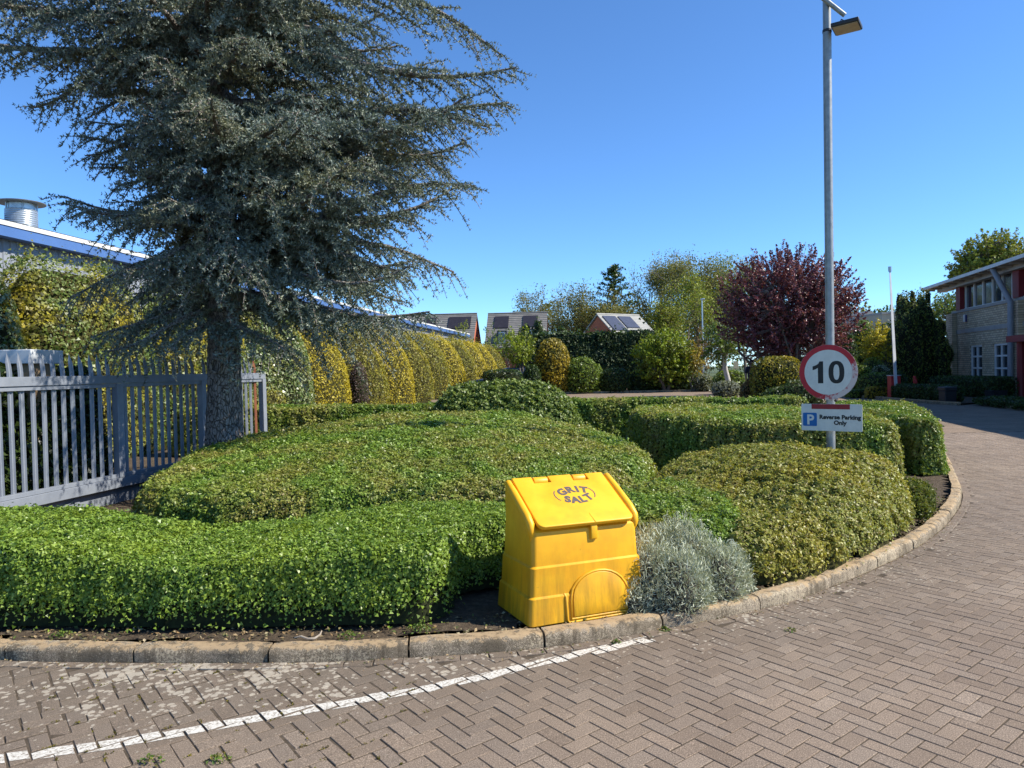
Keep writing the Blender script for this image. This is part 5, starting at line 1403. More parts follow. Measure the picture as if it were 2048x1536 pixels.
shoot_tree('birch_tree', 'slim white stemmed birch with fresh green leaves by the far kerb', 'tree', (xy(1457, Y), Y, .05), 2.3, .13, (xy(1444, Y), Y, zat(1444, 690, Y) + .2), (wpx(46, Y), wpx(40, Y), wpx(52, Y)), 12, 150, .9, 26, .13, M_LMID, M_BARKP, up=.3, spread=.15, tri=True, bow=.2, zmin=1.2)
dome('round_bush', 'bright green mound behind the white birch stem', 1425, 1494, 740, 39.2, M_LMID, 1500, .12)
dome('silver_bush', 'low silvery bush at the foot of the birch', 1424, 1480, 762, 36.4, M_LSILV, 1300, .10, fly=.2)
dome('round_bush', 'reddish brown low bush hiding the person\'s legs', 1480, 1516, 762, 29.0, M_LAUTUMN, 1100, .09, fly=.2)
# thin street lamp and notice far back
Yl = 62.0
sl_ = thing('street_lamp', 'thin pale street lamp standing behind the birch', 'street lamp', (xy(1407, Yl), Yl, 0))
MB().tube([(xy(1407, Yl), Yl, 0), (xy(1406, Yl), Yl, zat(1406, 600, Yl))], [.07, .05], 8).build('pole', M_STACK, sl_, smooth=True)
MB().box((xy(1406, Yl) - .12, Yl - .5, zat(1406, 600, Yl)), (xy(1406, Yl) + .12, Yl + .1, zat(1406, 600, Yl) + .1)).build('lamp_head', M_STACK, sl_, bevel=.02)
Yn = 40.5
nb_ = thing('notice_board', 'small cream notice plate on a post behind the birch stem', 'sign', (xy(1472, Yn), Yn, 0))
MB().tube([(xy(1472, Yn), Yn + .03, 0), (xy(1472, Yn), Yn + .03, zat(1472, 723, Yn))], .03, 8).build('post', M_STACK, nb_, smooth=True)
MB().box((xy(1467, Yn), Yn - .012, zat(1472, 737, Yn)), (xy(1477, Yn), Yn, zat(1472, 722, Yn))).build('plate', plain('cream_plate', (0.62, 0.58, 0.42), (0.5, 0.46, 0.32), 5, .5), nb_, bevel=.005)

# parked blue car, only its bonnet shows past the low hedge
def car(name, label, x, y, rz_, paint):
    c = thing(name, label, 'car', (x, y, 0), rz_); c.scale = (1.16, 1.16, 1.16)
    M_C = plain('dark_blue_paint', paint, tuple(q*.8 for q in paint), 1, .22, spec=.6)
    M_GL = plain('car_glass', (0.02, 0.025, 0.03), (0.015, 0.018, 0.02), 1, .08, spec=.8)
    M_TY = plain('tyre_rubber', (0.02, 0.02, 0.02), (0.03, 0.03, 0.03), 10, .8)
    sec = [(-1.95, .34, .62, .74), (-1.85, .26, .78, .80), (-1.0, .22, .90, .84), (-.45, .22, .96, .85), (1.0, .22, .98, .85), (1.7, .26, .95, .82), (1.92, .36, .80, .76)]
    rg = []
    for (yy, zb2, zt2, hw) in sec:
        rg.append([(hw*.9, yy, zb2), (hw, yy, zb2 + .18), (hw*.98, yy, zt2 - .12), (hw*.86, yy, zt2), (-hw*.86, yy, zt2), (-hw*.98, yy, zt2 - .12), (-hw, yy, zb2 + .18), (-hw*.9, yy, zb2)])
    MB().loft(rg).build('body', M_C, c, local=True, smooth=True, bevel=.03, seg=3, angle=30)
    rg = []
    for (yy, zt2, hw) in ((-.55, .93, .74), (.05, 1.36, .62), (.35, 1.44, .58), (1.2, 1.42, .58), (1.75, 1.0, .70)):
        rg.append([(.76, yy, .9), (hw, yy, zt2), (-hw, yy, zt2), (-.76, yy, .9)])
    MB().loft(rg).build('cabin_glass', M_GL, c, local=True, smooth=True, angle=30)
    MB().loft([[(.585, yy, 1.40 + dz), (.50, yy, 1.455 + dz), (-.50, yy, 1.455 + dz), (-.585, yy, 1.40 + dz)] for yy, dz in ((.12, -.04), (.4, .01), (1.2, 0), (1.45, -.10))]).build('roof', M_C, c, local=True, smooth=True, angle=30)
    for sx_ in (-1, 1):
        for yy in (-1.25, 1.2):
            w_ = MB().tube([(sx_*.66, yy, .30), (sx_*.84, yy, .30)], .30, 20).build('wheel', M_TY, c, local=True, smooth=True, angle=40)
            MB().tube([(sx_*.80, yy, .30), (sx_*.85, yy, .30)], .19, 14).build('rim', M_STACK, w_, local=True, smooth=True, angle=40)
        MB().box((sx_*.66 - .13, -1.97, .60), (sx_*.66 + .13, -1.86, .72)).build('headlight', plain('headlight_glass', (.6, .62, .65), None, 4, .1), c, local=True, bevel=.02)
    return c
car('parked_car', 'dark blue parked car half hidden by the low dark bush', xy(1003, 45.0), 45.2, math.radians(-80), (0.006, 0.010, 0.05))

# ================================================================== HOUSES WITH SOLAR PANELS
M_TILE = plain('grey_roof_tile', (0.20, 0.185, 0.165), (0.145, 0.135, 0.12), 1.2, .7)
M_TILE2 = plain('pale_roof_tile', (0.36, 0.35, 0.31), (0.28, 0.27, 0.245), 1.2, .7)
M_RBRICK = plain('orange_red_brick', (0.46, 0.135, 0.065), (0.36, 0.10, 0.05), 1.5, .85)
M_PV = plain('solar_panel', (0.035, 0.030, 0.034), (0.025, 0.022, 0.026), 2, .3)
M_PVB = plain('blue_solar_panel', (0.07, 0.075, 0.10), (0.055, 0.06, 0.08), 2, .25)
M_DORM = plain('dark_dormer_cladding', (0.05, 0.055, 0.065), (0.04, 0.045, 0.05), 2, .5)
M_FRAME = plain('white_frame', (0.70, 0.70, 0.68), (0.6, 0.6, 0.58), 4, .4)
def pane_mat():
    m, t, N, L = nt('window_glass'); bsdf(t, (0.035, 0.045, 0.055), .06, 0, .9); return m
M_PANE = pane_mat()
def house(name, label, x0, x1, y, ridge, eave, depth, tile, pv, panels, dormers, rot=0.0, pivot=None):
    """ridge along local x; the near roof slope falls towards -y"""
    L_ = x1 - x0; h = thing(name, label, 'house', (x0, y, 0), rot)
    mx = [(0, -depth), (L_, -depth), (L_, depth), (0, depth)]
    MB().box((.15, -depth + .2, 0), (L_ - .15, depth - .2, eave)).build('wall', M_RBRICK, h, local=True)
    for xa, xb in ((.15, .40), (L_ - .40, L_ - .15)):
        MB().prism([(-depth + .2, eave - .01), (depth - .2, eave - .01), (0, ridge - .25)], lambda a, b, d: (d, a, b), xa, xb).build('gable', M_RBRICK, h, local=True)
    sl = (ridge - eave)/depth
    for sg in (-1, 1):
        r = MB(); nC = 18
        for k_ in range(nC):
            a0_, a1_ = k_/nC, (k_ + 1)/nC
            yA, yB = sg*depth*1.04*a0_, sg*depth*1.04*a1_
            zA, zB = ridge - (ridge - eave)*1.04*a0_, ridge - (ridge - eave)*1.04*a1_
            r.add([(-.05, yA, zA - .02), (L_ + .05, yA, zA - .02), (L_ + .05, yB, zB + .05), (-.05, yB, zB + .05), (-.05, yB, zB - .10), (L_ + .05, yB, zB - .10), (L_ + .05, yA, zA - .14), (-.05, yA, zA - .14)],
                  [(0, 1, 2, 3), (3, 2, 5, 4), (4, 5, 6, 7), (0, 3, 4, 7), (1, 6, 5, 2)])
        ro = r.build('roof', tile, h, local=True)
        if sg == -1:
            for (xa, xb, t0, t1) in panels:
                P4 = [(xa*L_, t0), (xb*L_, t0), (xb*L_, t1), (xa*L_, t1)]
                MB().prism(P4, lambda a, b, d: (a, -depth*b - d*sl*.6, ridge - (ridge - eave)*b + d + .07), 0, .07).build('solar_panel', pv, ro, local=True)
            for (xa, xb, t0, t1) in dormers:
                ya, yb = -depth*t0, -depth*t1; za = ridge - (ridge - eave)*t0; zb2 = ridge - (ridge - eave)*t1
                dm_ = MB().box((xa*L_, yb, zb2 - .1), (xb*L_, ya, za)).build('dormer', M_DORM, h, local=True)
                w_ = MB().box((xa*L_ + .22, yb - .05, zb2 + .15), (xb*L_ - .22, yb - .001, za - .2)).build('window', M_FRAME, dm_, local=True)
                MB().box((xa*L_ + .30, yb - .07, zb2 + .23), (xb*L_ - .30, yb - .051, za - .28)).build('pane', M_PANE, dm_, local=True)
    MB().tube([(-.05, 0, ridge + .02), (L_ + .05, 0, ridge + .02)], .10, 8).build('ridge_tile', tile, h, local=True, smooth=True)
    return h
Yh = 98.0
rdg = zat(960, 628, Yh)
house('house', 'grey roofed house whose right brick gable shows beside a gap of sky', xy(800, Yh), xy(957, Yh), Yh, rdg, 4.6, 4.6, M_TILE, M_PV, [(.36, .50, .12, .48), (.66, .94, .12, .48)], [(.70, .82, .56, .92)], math.radians(-5))
house('house', 'grey roofed house with two solar panels left of the bare trees', xy(979, Yh), xy(1096, Yh), Yh, rdg, 4.6, 4.6, M_TILE, M_PV, [(.12, .36, .12, .48), (.60, .85, .12, .46)], [(.20, .36, .56, .95), (.66, .80, .52, .95)], math.radians(-5))
Y3 = 84.0
hh = house('house', 'pale roofed house with blue solar panels behind the lime bush', xy(1196, Y3), xy(1196, Y3) + 6.6, Y3, zat(1196, 628, Y3), 4.3, 4.2, M_TILE2, M_PVB, [(.06, .36, .10, .60), (.42, .72, .10, .50)], [(.30, .55, .58, .98)], math.radians(34))

# ================================================================== BARE AND SPRING TREES ON THE SKYLINE
def bare_tree(label, u, vtop, w, Y, mat, nleaf, seed, lf=.30, trunk_px=0):
    rr = np.random.default_rng(seed)
    zt_ = zat(u, vtop, Y); bx_ = xy(u, Y); W_ = wpx(w*1.75, Y)/2; nleaf = int(nleaf*2.6)
    o = thing('bare_tree', label, 'tree', (bx_, Y, 0), group='trees on the skyline'); nleaf = int(nleaf*2.4); lf = .25
    tr = MB(); br = MB(); tips = []
    def grow(p, d, L, r, lev):
        n = 4; pts = [p]; dd = d
        for i in range(n):
            dd = unit(dd + rr.normal(size=3)*.13 + np.array([0, 0, .05]))
            pts.append(pts[-1] + dd*L/n)
        (tr if lev == 0 else br).tube(pts, [r*(1 - .42*i/n) for i in range(n + 1)], 7 if lev == 0 else (5 if lev < 2 else 3), cap=False)
        if lev >= 4: tips.append(pts[-1]); tips.append(pts[2]); return
        k_ = 5 if lev == 0 else (4 if lev == 1 else 3)
        for i in range(k_):
            q = pts[-1] if i < 2 else pts[rr.integers(2, n + 1)]
            nd_ = unit(dd + rr.normal(size=3)*[.85, .85, .45] + np.array([0, 0, .06]))
            grow(q, nd_, L*rr.uniform(.62, .82), r*.55, lev + 1)
    grow(np.array([bx_, Y, 0.0]), np.array([0, 0, 1.0]), zt_*.30, .018*zt_, 0)
    T_ = np.array(tips); 
    # fit the crown to its seen size
    sx_ = W_/max(1e-6, np.percentile(np.abs(T_[:, 0] - bx_), 97)); sz_ = zt_/np.percentile(T_[:, 2], 99)
    for mb in (tr, br): mb.v = [(bx_ + (a - bx_)*sx_, Y + (b - Y)*min(sx_, 1.2), c*sz_) for a, b, c in mb.v]
    T_ = np.c_[bx_ + (T_[:, 0] - bx_)*sx_, Y + (T_[:, 1] - Y)*min(sx_, 1.2), T_[:, 2]*sz_]
    tr.build('trunk', M_TWIGF, o, smooth=True, angle=70); br.build('branch', M_TWIGF, o, smooth=True, angle=80)
    # fine twigs
    idx = rr.integers(0, len(T_), 900); d_ = unit(rr.normal(size=(900, 3)) + [0, 0, .5]); l_ = rr.uniform(.4, 1.1, (900, 1)); w_ = unit(np.cross(d_, rr.normal(size=(900, 3))))*.018
    V = np.stack([T_[idx] - w_, T_[idx] + w_, T_[idx] + d_*l_], 1).reshape(-1, 3)
    tag(fast_mesh('twig', V, np.arange(2700).reshape(-1, 3), M_TWIGF, o), kind='stuff')
    if nleaf:
        idx = rr.integers(0, len(T_), nleaf); P_ = T_[idx] + rr.normal(size=(nleaf, 3))*.6
        leaves('crown', P_, rr.normal(size=(nleaf, 3)) + [0, 0, .6], lf, mat, o, tri=True, tilt=1.0)
    return o
BT = [(1062, 590, 75, 118, M_LSPRING, 1300, 'low brownish tree left end of the skyline trees'), (1128, 574, 90, 112, M_LSPRING, 500, 'bare grey rounded tree left of the conifer on the skyline'), (1172, 582, 70, 106, M_LSPRING, 1500, 'budding tree just left of the skyline conifer'),
      (1235, 600, 85, 104, M_LSPRING, 2200, 'brownish tree in front of the skyline conifer'), (1290, 545, 95, 118, M_LSPRING, 300, 'leafless tree right of the skyline conifer'), (1335, 520, 110, 114, M_LSPRING, 1800, 'tall budding tree right of the leafless skyline tree'),
      (1385, 516, 110, 108, M_LSPRING, 2600, 'tallest yellowish tree of the skyline'), (1368, 560, 80, 96, M_LSPRING2, 2200, 'lime green leafed tree above the lime bush'), (1440, 520, 90, 112, M_LSPRING2, 2400, 'greenish skyline tree left of the purple tree'),
      (1490, 540, 70, 104, M_LSPRING2, 1600, 'skyline tree half hidden by the purple tree')]
for i, (u, v, w, Y, mt, nl, lab) in enumerate(BT): bare_tree(lab, u, v, w, Y, mt, nl, 100 + i)
# dark conifer
Y = 108.0; bx_ = xy(1230, Y); ztp = zat(1230, 532, Y)
cf = thing('pine_tree', 'dark ragged conifer on the skyline', 'tree', (bx_, Y, 0))
MB().tube([(bx_, Y, 0), (bx_ + .1, Y, ztp*.6), (bx_, Y, ztp)], [.35, .22, .04], 8).build('trunk', M_BARKG, cf, smooth=True)
cp, cn = [], []; bb = MB()
for i in range(46):
    z = ztp*(.42 + .58*(i/46)**.9); a = i*2.4; L_ = (4.9*(1 - (z/ztp - .42)/.66) + .3)*random.uniform(.6, 1.2)
    d = np.array([math.cos(a), math.sin(a), .32]); t = RNG.uniform(.1, 1, 75)
    bb.tube([(bx_, Y, z), tuple(np.array([bx_, Y, z]) + d*L_)], [.06, .01], 3, cap=False)
    cp.append(np.array([bx_, Y, z]) + np.outer(t, d)*L_ + RNG.normal(size=(75, 3))*[.22, .22, .14]); cn.append(np.tile([0, 0, 1.0], (75, 1)))
bb.build('branch', M_BARKG, cf)
leaves('crown', np.concatenate(cp), np.concatenate(cn), .36, M_LDARK, cf, tri=True, tilt=.8)

# ================================================================== PURPLE PLUM AND THE RIGHT HAND GARDEN
Y = 29.0
shoot_tree('plum_tree', 'big purple leaved plum tree behind the speed sign', 'tree', (xy(1578, Y), Y, 0), 1.5, .17, (xy(1580, Y), Y, zat(1580, 612, Y)), (wpx(150, Y), wpx(112, Y), wpx(124, Y)), 34, 1450, .9, 54, .088, M_LPLUM, M_BARKG, up=.62, spread=.085, stems=4, tri=True, inner=.22, zmin=1.3, limb_r=.4)
Y = 27.2
lobes_shrub('conical_bush', 'dark clipped bush standing under the purple tree', 'shrub', [(xy(1553, Y), Y, 1.0, wpx(50, Y), wpx(40, Y), zat(1550, 712, Y) - 1.0)], 4200, .075, M_LOLV, M_HULL, tri=True, power=3.2)
lobes_shrub('round_bush', 'loose dark green bush low beside the speed sign', 'shrub', [(xy(1600, 25.5), 25.5, .4, wpx(52, 25), .9, .62), (xy(1560, 25.8), 25.8, .3, wpx(40, 25), .8, .5)], 2600, .08, M_LDARK, M_HULL, tri=True, fly=.2)
Y = 37.0
shoot_tree('golden_bush', 'bright yellow flowering bush left of the dark yew', 'shrub', (xy(1752, Y), Y, 0), .9, .08, (xy(1752, Y), Y, zat(1752, 690, Y)), (wpx(36, Y), wpx(30, Y), wpx(48, Y)), 9, 170, .8, 26, .10, leaf_mat('yellow_bush_leaf', [(0.24, 0.22, 0.02), (0.42, 0.36, 0.022), (0.55, 0.46, 0.03), (0.2, 0.22, 0.03)], None, rough=.5), M_BARKG, up=.5, spread=.14, stems=3, tri=True)
Y = 38.0
yew = [(xy(1812, Y), Y, 2.3, .66, .8, zat(1812, 578, Y) - 2.3), (xy(1856, Y), Y + .6, 2.3, .66, .8, zat(1856, 572, Y) - 2.3), (xy(1882, Y), Y + .3, 1.7, .55, .8, zat(1882, 640, Y) - 1.7), (xy(1789, Y), Y + .2, 1.3, .45, .7, zat(1785, 660, Y) - 1.3), (xy(1834, Y), Y + .9, 1.4, .6, .5, 2.0)]
yb = list(yew)
for (cx_, cy_, cz_, rx_, ry_, rz_) in yb:
    for q in range(5):
        a_ = random.uniform(0, 2*PI); yew.append((cx_ + rx_*.5*math.cos(a_), cy_ + ry_*.4*math.sin(a_), cz_ + rz_*random.uniform(.55, .85), .15, .15, random.uniform(.35, .6)))
    for q in range(9):
        a_ = random.uniform(PI, 2*PI) if q < 6 else random.uniform(0, 2*PI); w_ = random.uniform(-.5, .75)
        yew.append((cx_ + rx_*.82*math.cos(a_)*math.cos(w_), cy_ + ry_*.82*math.sin(a_)*math.cos(w_), max(.6, cz_ + rz_*.85*math.sin(w_)), random.uniform(.2, .34), random.uniform(.2, .34), random.uniform(.55, .95)))
lobes_shrub('yew_tree', 'dense dark upright yew in front of the brick office', 'tree', yew, 19000, .095, M_LYEW, plain('yew_interior', (0.014, 0.018, 0.007), (0.008, 0.010, 0.004), 4, .95), tri=True, power=1.8, fly=.12, align=(0, 0, 2.0), base=(xy(1838, Y), Y, 0))
GT = 'clipped cushions in the garden left of the yew'
for (u0, u1, v, Yc, mt, lab) in ((1690, 1720, 714, 36.5, M_LMID, 'small cushion bush showing right behind the sign rim'), (1722, 1770, 714, 36.0, M_LMID, 'olive cushion bush under the yellow flowering bush'), (1705, 1745, 730, 34.5, M_LMID, 'round cushion bush before the olive one'),
                                 (1740, 1782, 730, 34.8, M_LPIER, 'pale variegated cushion bush near the barrier'), (1716, 1796, 744, 33.4, M_LMID, 'wide sloping clipped hedge leading down to the road'), (1764, 1812, 740, 32.6, M_LDARK, 'dark arched bush directly behind the red barrier post')):
    dome('cushion_bush', lab, u0, u1, v, Yc, mt, 1500, .085, group=GT)
dome('low_hedge', 'low yellow topped hedge before the barrier', 1730, 1778, 773, 31.6, M_LGOLDB, 900, .08, power=4, depth=.4)
dome('low_hedge', 'low green hedge strip beside the road left of the barrier', 1690, 1762, 778, 32.6, M_LMID, 900, .08, power=3.5, depth=.35)
# hedges in front of the office
def row_hedge(label, pts, w, h, mat, n, leaf):
    P_ = np.array(pts, float); L_ = [ (P_[i] + P_[i+1])/2 for i in range(len(P_) - 1)]
    lob = []
    for i in range(len(P_) - 1):
        k_ = max(2, int(np.linalg.norm(P_[i+1] - P_[i])/(w*1.0)))
        for j in range(k_ + 1):
            q = P_[i] + (P_[i+1] - P_[i])*j/k_; lob.append((q[0], q[1], h*.5, w*.75, w*.75, h*.5))
    return lobes_shrub('low_hedge', label, 'hedge', lob, n, leaf, mat, M_HULL, tri=True, power=4.5)
row_hedge('dark clipped hedge under the office ground floor windows', [(xy(1890, 33), 33.0), (xy(1995, 29.5), 29.5)], .8, zat(1950, 752, 31), M_LDARK, 6500, .075)
row_hedge('shaggy low hedge between the barrier and the black waste bin', [(xy(1810, 30), 30.0), (xy(1895, 27.3), 27.3)], .6, zat(1860, 768, 29), M_LDARK, 4500, .075)
row_hedge('dark low hedge at the road edge before the red columns', [(xy(2000, 25.0), 25.0), (xy(2080, 22.5), 22.5)], .9, zat(2030, 795, 24), M_LDARK, 4000, .07)
# road edge on the right
rk = thing('roadside_kerb', 'dark kerb edging the garden on the far side of the road', 'kerb', (xy(1800, 29.5), 29.5, 0))
kp = catmull([(xy(1660, 34.5), 34.5), (xy(1745, 31.6), 31.6), (xy(1800, 29.2), 29.2), (xy(1860, 27.2), 27.2), (xy(1915, 25.7), 25.7)], 8); kp = resample(kp, .9)
for i in range(len(kp) - 1):
    a, b = kp[i], kp[i+1]; t = unit(b - a); n_ = np.array([t[1], -t[0]])*-1; b2 = b - t*.012
    MB().add([(*(a), -.02), (*(b2), -.02), (*(b2 + n_*.13), -.02), (*(a + n_*.13), -.02), (*a, .11), (*b2, .11), (*(b2 + n_*.13), .11), (*(a + n_*.13), .11)], [(0, 3, 2, 1), (4, 5, 6, 7), (0, 1, 5, 4), (1, 2, 6, 5), (2, 3, 7, 6), (3, 0, 4, 7)]).build('kerb_stone', M_KERB, rk, bevel=.015)
bd = [tuple(p + unit(np.array([.5, .85]))*.12) for p in kp]
sheet('garden_bed', bd + [(21.0, 28.5), (24.5, 41), (18, 44), (14, 40)], .05, M_SOIL)
bk2 = resample(catmull([(xy(1985, 25.6), 25.6), (xy(1992, 24.4), 24.4), (xy(2040, 22.6), 22.6), (xy(2100, 21.0), 21.0)], 8), .9)
rk2 = thing('roadside_kerb', 'curved kerb around the dark hedge before the red columns', 'kerb', (float(bk2[0][0]), float(bk2[0][1]), 0))
for i in range(len(bk2) - 1):
    a, b = bk2[i], bk2[i+1]; t = unit(b - a); n_ = np.array([-t[1], t[0]]); b2 = b - t*.012
    MB().add([(*(a), -.02), (*(b2), -.02), (*(b2 + n_*.13), -.02), (*(a + n_*.13), -.02), (*a, .11), (*b2, .11), (*(b2 + n_*.13), .11), (*(a + n_*.13), .11)], [(0, 3, 2, 1), (4, 5, 6, 7), (0, 1, 5, 4), (1, 2, 6, 5), (2, 3, 7, 6), (3, 0, 4, 7)]).build('kerb_stone', M_KERB, rk2, bevel=.015)

# ---- raised barrier
M_RED = plain('barrier_red', (0.42, 0.025, 0.03), (0.34, 0.02, 0.025), 4, .45)
M_ARM = plain('white_barrier_arm', (0.64, 0.66, 0.67), (0.52, 0.54, 0.56), 3, .4)
Yb = 30.4
bb_ = thing('road_barrier', 'raised white barrier arm on its red drive post', 'barrier', (xy(1791, Yb), Yb, .05))
xa, xb = xy(1782, Yb), xy(1801.5, Yb)
MB().box((xa, Yb, 0), (xb, Yb + .32, zat(1790, 752, Yb))).build('drive_box', M_RED, bb_, bevel=.02)
MB().box((xa - .02, Yb - .02, zat(1790, 752, Yb)), (xb + .02, Yb + .34, zat(1790, 752, Yb) + .035)).build('lid', M_STACK, bb_, bevel=.008)
p0, p1 = at(1793, 798, Yb - .12), at(1779.5, 533, Yb - .12)
v_ = (p1 - p0); 
arm = MB().tube([p0 + v_*.02, p0 + v_*.30, p0 + v_*.62, p0 + v_*.965], [.15, .145, .12, .07], 4, squash=.45).build('arm', M_ARM, bb_)
MB().tube([p0 + v_*.962, p0 + v_*1.0], .07, 8).build('end_cap', M_STACK, arm)
MB().box((xb + .02, Yb - .02, 0), (xb + .14, Yb + .10, .42)).build('foot_guard', M_RED, bb_, bevel=.01)
rp_ = thing('marker_post', 'short red marker post standing in the hedge beside the barrier', 'post', (xy(1829, 31.5), 31.5, 0))
MB().tube([(xy(1829, 31.5), 31.5, 0), (xy(1829, 31.5), 31.5, zat(1829, 752, 31.5))], .06, 10).build('post', M_RED, rp_, smooth=True)
MB().tube([(xy(1830.5, 31.5), 31.45, 0), (xy(1830.5, 31.5), 31.45, zat(1829, 758, 31.5))], .05, 10).build('base_sleeve', M_RED, rp_, smooth=True)
# ---- black waste bin and dark planter
M_BLK = plain('black_plastic', (0.016, 0.017, 0.022), (0.012, 0.013, 0.016), 4, .45)
Yw = 26.4
wb_ = thing('waste_bin', 'black square waste bin at the end of the shaggy hedge', 'bin', (xy(1902, Yw), Yw, 0))
xa, xb = xy(1889, Yw), xy(1914, Yw)
MB().box((xa + .02, Yw, 0), (xb - .02, Yw + .42, zat(1900, 779, Yw) - .06)).build('body', M_BLK, wb_, bevel=.02)
MB().box((xa, Yw - .02, zat(1900, 779, Yw) - .058), (xb, Yw + .44, zat(1900, 774, Yw))).build('lid', M_BLK, wb_, bevel=.02)
Yp = 28.6
pl_ = thing('planter', 'dark square planter before the office drainpipe', 'planter', (xy(1998, Yp), Yp, 0))
MB().loft([rrect(xy(1987, Yp), xy(2013, Yp), Yp, Yp + .5, .02, 0), rrect(xy(1985, Yp), xy(2015, Yp), Yp - .02, Yp + .52, .02, zat(2000, 781, Yp))]).build('trough', M_BLK, pl_)
qq = RNG.uniform(0, 1, (120, 3)); leaves('plant', np.c_[xy(1986, Yp) + qq[:, 0]*.35, Yp + .1 + qq[:, 1]*.3, zat(2000, 781, Yp) + qq[:, 2]*.16], np.tile([0, 0, 1.0], (120, 1)), .06, M_LDARK, pl_, tilt=1.0)

# ---- person standing with the back to the camera
M_SKIN = plain('skin', (0.42, 0.25, 0.17), (0.36, 0.21, 0.14), 20, .5)
M_HAIR = plain('dark_hair', (0.03, 0.022, 0.018), (0.02, 0.015, 0.012), 40, .6)
M_SHIRT = plain('navy_shirt', (0.028, 0.032, 0.052), (0.018, 0.021, 0.035), 6, .8)
M_TROU = plain('dark_trousers', (0.02, 0.02, 0.024), (0.014, 0.014, 0.017), 6, .85)
Yq = 30.6; px_ = xy(1503.5, Yq)
pe = thing('person', 'person in a dark navy top seen from behind near the birch', 'person', (px_, Yq, .05), math.radians(-8))
def ell(m, c, r, n=12, k_=9):
    m.loft([[(c[0] + r[0]*max(.03, math.cos(w))*math.cos(q), c[1] + r[1]*max(.03, math.cos(w))*math.sin(q), c[2] + r[2]*math.sin(w)) for q in [2*PI*j/n for j in range(n)]] for w in [(-.5 + i/(k_ - 1))*PI for i in range(k_)]])
def skin_body(name, verts, edges, radii, mat, parent, root=0):
    me = bpy.data.meshes.new(name); me.from_pydata(verts, edges, [])
    o = link_mesh(name, me, mat, parent)
    md = o.modifiers.new('skin', 'SKIN'); md.use_smooth_shade = True
    for sv, r in zip(me.skin_vertices[0].data, radii): sv.radius = r if isinstance(r, tuple) else (r, r)
    me.skin_vertices[0].data[root].use_root = True
    o.modifiers.new('sub', 'SUBSURF').levels = 2; o.modifiers['sub'].render_levels = 2
    return o
BVs = [(0, 0, .95), (0, 0, 1.12), (0, .01, 1.28), (0, .01, 1.42), (0, .0, 1.50), (0, -.01, 1.60), (0, -.02, 1.69),
       (-.17, .01, 1.40), (-.245, .01, 1.16), (-.25, -.06, .93), (-.245, -.09, .86), (.17, .01, 1.40), (.245, .01, 1.16), (.25, -.06, .93), (.245, -.09, .86),
       (-.10, 0, .90), (-.105, -.01, .50), (-.11, .02, .09), (-.12, -.13, .04), (.10, 0, .90), (.105, .01, .50), (.11, .03, .09), (.12, -.12, .04)]
BE = [(0, 1), (1, 2), (2, 3), (3, 4), (4, 5), (5, 6), (3, 7), (7, 8), (8, 9), (9, 10), (3, 11), (11, 12), (12, 13), (13, 14), (0, 15), (15, 16), (16, 17), (17, 18), (0, 19), (19, 20), (20, 21), (21, 22)]
BR = [(.16, .11), (.15, .10), (.17, .115), (.15, .10), (.055, .055), (.085, .10), (.07, .085), .068, .052, .040, .034, .068, .052, .040, .034, .095, .065, .045, .04, .095, .065, .045, .04]
skin_body('body', BVs, BE, BR, M_SKIN, pe)
SV = [(0, 0, .90), (0, 0, 1.10), (0, .01, 1.28), (0, .01, 1.41), (0, .005, 1.455), (-.18, .01, 1.40), (-.25, .01, 1.15), (.18, .01, 1.40), (.25, .01, 1.15)]
skin_body('shirt', SV, [(0, 1), (1, 2), (2, 3), (3, 4), (3, 5), (5, 6), (3, 7), (7, 8)], [(.19, .135), (.185, .13), (.20, .14), (.17, .12), (.085, .08), .088, .070, .088, .070], M_SHIRT, pe)
skin_body('trousers', [(0, 0, .93), (-.10, 0, .86), (-.105, -.01, .50), (-.11, .02, .10), (.10, 0, .86), (.105, .01, .50), (.11, .03, .10)], [(0, 1), (1, 2), (2, 3), (0, 4), (4, 5), (5, 6)], [(.165, .12), .115, .085, .068, .115, .085, .068], M_TROU, pe)
m = MB(); ell(m, (0, .015, 1.665), (.088, .105, .10)); m.build('hair', M_HAIR, pe, local=True, smooth=True, angle=80)
m = MB(); ell(m, (-.083, -.02, 1.62), (.012, .02, .03), 8, 6); m.build('ear', M_SKIN, pe, local=True, smooth=True)
m = MB(); ell(m, (.083, -.02, 1.62), (.012, .02, .03), 8, 6); m.build('ear', M_SKIN, pe, local=True, smooth=True)

# ---- far pieces right of the plum tree
Yo = 70.0
for u, vt, w, mt, lab in ((1735, 602, 60, M_LSPRING2, 'light green tree right behind the plum tree'), (1775, 615, 50, M_LMID, 'green tree behind the barrier arm'), (1690, 600, 50, M_LMID, 'tree showing through the right edge of the plum')):
    zt_ = zat(u, vt, Yo)
    shoot_tree('broadleaf_tree', lab, 'tree', (xy(u, Yo), Yo, 0), zt_*.4, .2, (xy(u, Yo), Yo, zt_*.62), (wpx(w/2, Yo), wpx(w/2, Yo), zt_*.4), 9, 110, 1.2, 22, .26, mt, M_BARKG, tri=True, spread=.16)
Yr = 60.0
of = thing('outbuilding', 'distant cream flat topped building behind the barrier arm', 'building', (xy(1775, Yr), Yr, 0))
MB().box((xy(1765, Yr), Yr, 0), (xy(1800, Yr), Yr + 4, zat(1780, 628, Yr))).build('wall', plain('cream_render', (0.48, 0.42, 0.30), (0.4, 0.35, 0.25), 2, .8), of)
MB().box((xy(1764, Yr), Yr - .1, zat(1780, 628, Yr)), (xy(1801, Yr), Yr + 4.1, zat(1780, 624, Yr))).build('roof', M_TILE2, of)
of2 = thing('outbuilding', 'distant pale gabled roof seen beside the plum tree', 'building', (xy(1740, 64), 64, 0))
